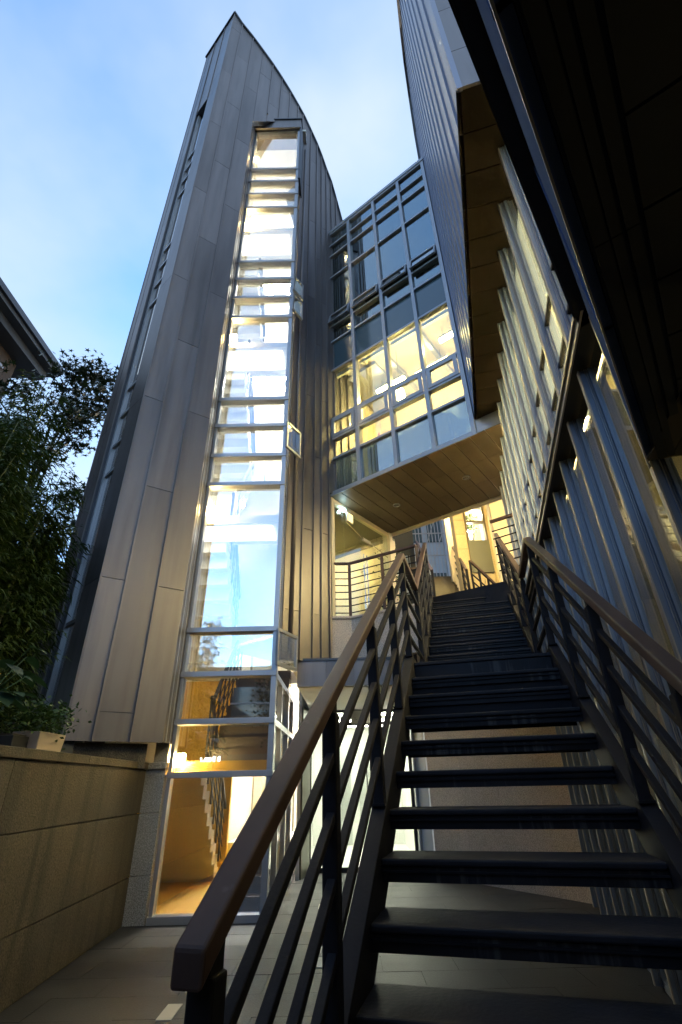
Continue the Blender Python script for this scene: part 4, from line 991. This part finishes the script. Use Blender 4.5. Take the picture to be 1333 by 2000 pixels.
def maple(x, y, h, r, lab, n):
    t = thing('maple_tree', (x, y, 0), lab, 'tree')
    tr = MB(); tr.tube([(x, y, 0), (x+.1, y, h*.3), (x, y+.1, h*.55), (x+.15, y, h*.8)], [.14, .11, .08, .03], 8)
    cl = []
    for i in range(26):
        a = random.uniform(0, 6.283); zz_ = random.uniform(.48, 1.0); rr = r*math.sqrt(max(0.05, 1-((zz_-.68)/.42)**2))*random.uniform(.45, 1)
        c_ = Vector((x+rr*math.cos(a), y+rr*math.sin(a), h*zz_)); cl.append(c_)
        tr.tube([(x+.05, y, h*(zz_*.75-.05)), tuple(Vector((x, y, h*zz_*.9)).lerp(c_, .6)), tuple(c_)], [.035, .02, .006], 5)
    cl += [Vector((x+.75, y-.3, h*1.04)), Vector((x+1.15, y-.3, h*1.01)), Vector((x+1.3, y-.2, h*.95)), Vector((x+.55, y-.3, h*.97)), Vector((x+1.0, y-.2, h*.93))]
    for c_ in cl[-5:]: tr.tube([(x+.1, y, h*.78), tuple(Vector((x+.5, y-.1, h*.88))), tuple(c_)], [.03, .015, .005], 5)
    tr.build('trunk', bark, t, smooth=True)
    cr = MB()
    for c_ in cl:
        for i in range(n):
            p = c_+Vector((random.gauss(0, .22), random.gauss(0, .22), random.gauss(0, .15)))
            nrm = Vector((random.uniform(-.7, .7), random.uniform(-.9, .5), random.uniform(.1, 1))).normalized(); s = nrm.cross(Vector((.3, .9, .2))).normalized(); q = nrm.cross(s)
            L = random.uniform(.06, .095); b = len(cr.v); a0 = random.uniform(0, 6.28); cr.v.append(p); m_ = 10
            for k in range(m_):
                rr = L if k % 2 == 0 else L*.34
                a = a0+2*math.pi*k/m_; cr.v.append(p+(s*math.cos(a)+q*math.sin(a))*rr)
            for k in range(m_): cr.f.append((b, b+1+k, b+1+(k+1) % m_))
    cr.build('crown', maple_leaf, t, fix=False)
    return t
bamboo(-4.3, -1.2, 4.8, 7, 'bamboo clump beside the low building behind the camera, mirrored in the bay glass', (.1, .1), 130)
maple(-2.6, -7.0, 5.4, 1.3, 'rounded tree across the lane behind the camera, mirrored in the bay glass', 60)
maple(-6.2, 8.0, 8.9, 1.55, 'dark maple with star shaped leaves between the house and the tower', 190)
# broad leaved plant in a dark tub on the bed
hw = MB().slab([(-9, 10.4), (-5.2, 9.2), (-4.35, 7.0), (-4.2, 7.1), (-5.0, 9.5), (-9, 10.8)], 0, 5.2).build('boundary_wall', brick_m, loc=(-7, 10, 0)); tag(hw, 'dark boundary wall behind the bamboo, beside the tower flank', 'wall')
pl = thing('broad_leaf_plant', (-2.62, 3.6, 1.4), 'broad leaved plant in a black tub on the garden wall', 'potted plant')
MB().tube([(-2.70, 3.6, 1.40), (-2.70, 3.6, 1.66)], [.14, .17], 16).build('tub', pot_black, pl)
for i in range(26):
    a = random.uniform(0, 6.283); st0 = Vector((-2.70+.05*math.cos(a), 3.6+.05*math.sin(a), 1.64)); hh = random.uniform(.25, .62); rr = random.uniform(.08, .34)
    tip = st0+Vector((rr*math.cos(a), rr*math.sin(a), hh)); m = MB(); m.tube([st0, st0.lerp(tip, .6)+Vector((0, 0, .06)), tip], [.007, .005, .004], 5); m.build('stem', shrub_leaf, pl)
    d = Vector((math.cos(a), math.sin(a), random.uniform(-.5, .1))).normalized(); s = d.cross(Vector((0, 0, 1))).normalized(); L = random.uniform(.13, .2); lf = MB(); b = 0
    prof = [(0, .0), (.18, .42), (.45, .5), (.75, .28), (1, 0)]
    for t_, w_ in prof:
        c_ = tip+d*L*t_+Vector((0, 0, -.25*L*t_*t_)); lf.v += [c_+s*L*w_+Vector((0, 0, .12*L*w_)), c_, c_-s*L*w_+Vector((0, 0, .12*L*w_))]
    for i2 in range(4):
        for k in range(2): q0 = i2*3+k; lf.f.append((q0, q0+1, q0+4, q0+3))
    lf.build('leaf', big_leaf, pl, fix=False, smooth=True)
pp = thing('beige_planter', (-2.45, 4.25, 1.57), 'square beige planter with a low bushy shrub on the wall coping', 'potted plant')
MB().hexa([Vector((-2.53, 4.09, 1.40)), Vector((-2.37, 4.09, 1.40)), Vector((-2.37, 4.40, 1.40)), Vector((-2.53, 4.40, 1.40)), Vector((-2.57, 4.05, 1.70)), Vector((-2.35, 4.05, 1.70)), Vector((-2.35, 4.44, 1.70)), Vector((-2.57, 4.44, 1.70))]).build('pot', pot_beige, pp, bevel=.006)
fo = MB()
for i in range(900):
    p = Vector((-2.47, 4.22, 1.80))+Vector((random.gauss(0, .11), random.gauss(0, .16), random.gauss(0, .065)))
    add_leaf(fo, p, Vector((random.uniform(-1, 1), random.uniform(-1, 1), random.uniform(-.2, .9))), random.uniform(.035, .06), random.uniform(.010, .016), random.uniform(-1, 1), .1)
fo.build('foliage', shrub_leaf, pp, fix=False)
o = thing('dark_trough', (-2.55, 3.75, 1.57), 'low black trough planter beside the beige planter', 'planter')
MB().box(Frame((-2.55, 3.86), 0), 0, .2, -.12, .12, 1.40, 1.66).build('trough', pot_black, o, bevel=.005); MB().box(Frame((-2.55, 3.87), 0), 0, .18, -.1, .1, 1.66, 1.67).build('soil_fill', soil, o)
o = MB().tube([(-2.75, 4.0, 1.4), (-2.75, 4.0, 1.62)], [.07, .1], 14).build('clay_pot', terracotta, loc=(-2.75, 4.0, 1.4)); tag(o, 'small terracotta pot half hidden behind the planters', 'pot')
# plant in the far window and shrub on the deck
def shrub(name, loc, sx, sz, n, lab, pot):
    t = thing(name, loc, lab, 'potted plant'); x, y, z = loc
    MB().tube([(x, y, z), (x, y, z+.2)], [.11, .14], 12).build('pot', pot, t)
    f = MB(); 
    for i in range(n):
        p = Vector((x, y, z+.22+sz))+Vector((random.gauss(0, sx*.4), random.gauss(0, sx*.4), random.gauss(0, sz*.4)))
        add_leaf(f, p, Vector((random.uniform(-1, 1), random.uniform(-1, 1), random.uniform(-.3, .9))), random.uniform(.06, .12), random.uniform(.012, .022), random.uniform(-1, 1), .2)
    f.build('foliage', shrub_leaf, t, fix=False)
shrub('window_plant', (3.06, 10.5, 6.25), .28, .3, 320, 'leafy plant in a pale pot inside the far window', pot_beige)
shrub('deck_plant', (1.0, 9.55, 4.03), .3, .75, 420, 'dark leafy plant on the deck beside the entrance jamb', pot_black)
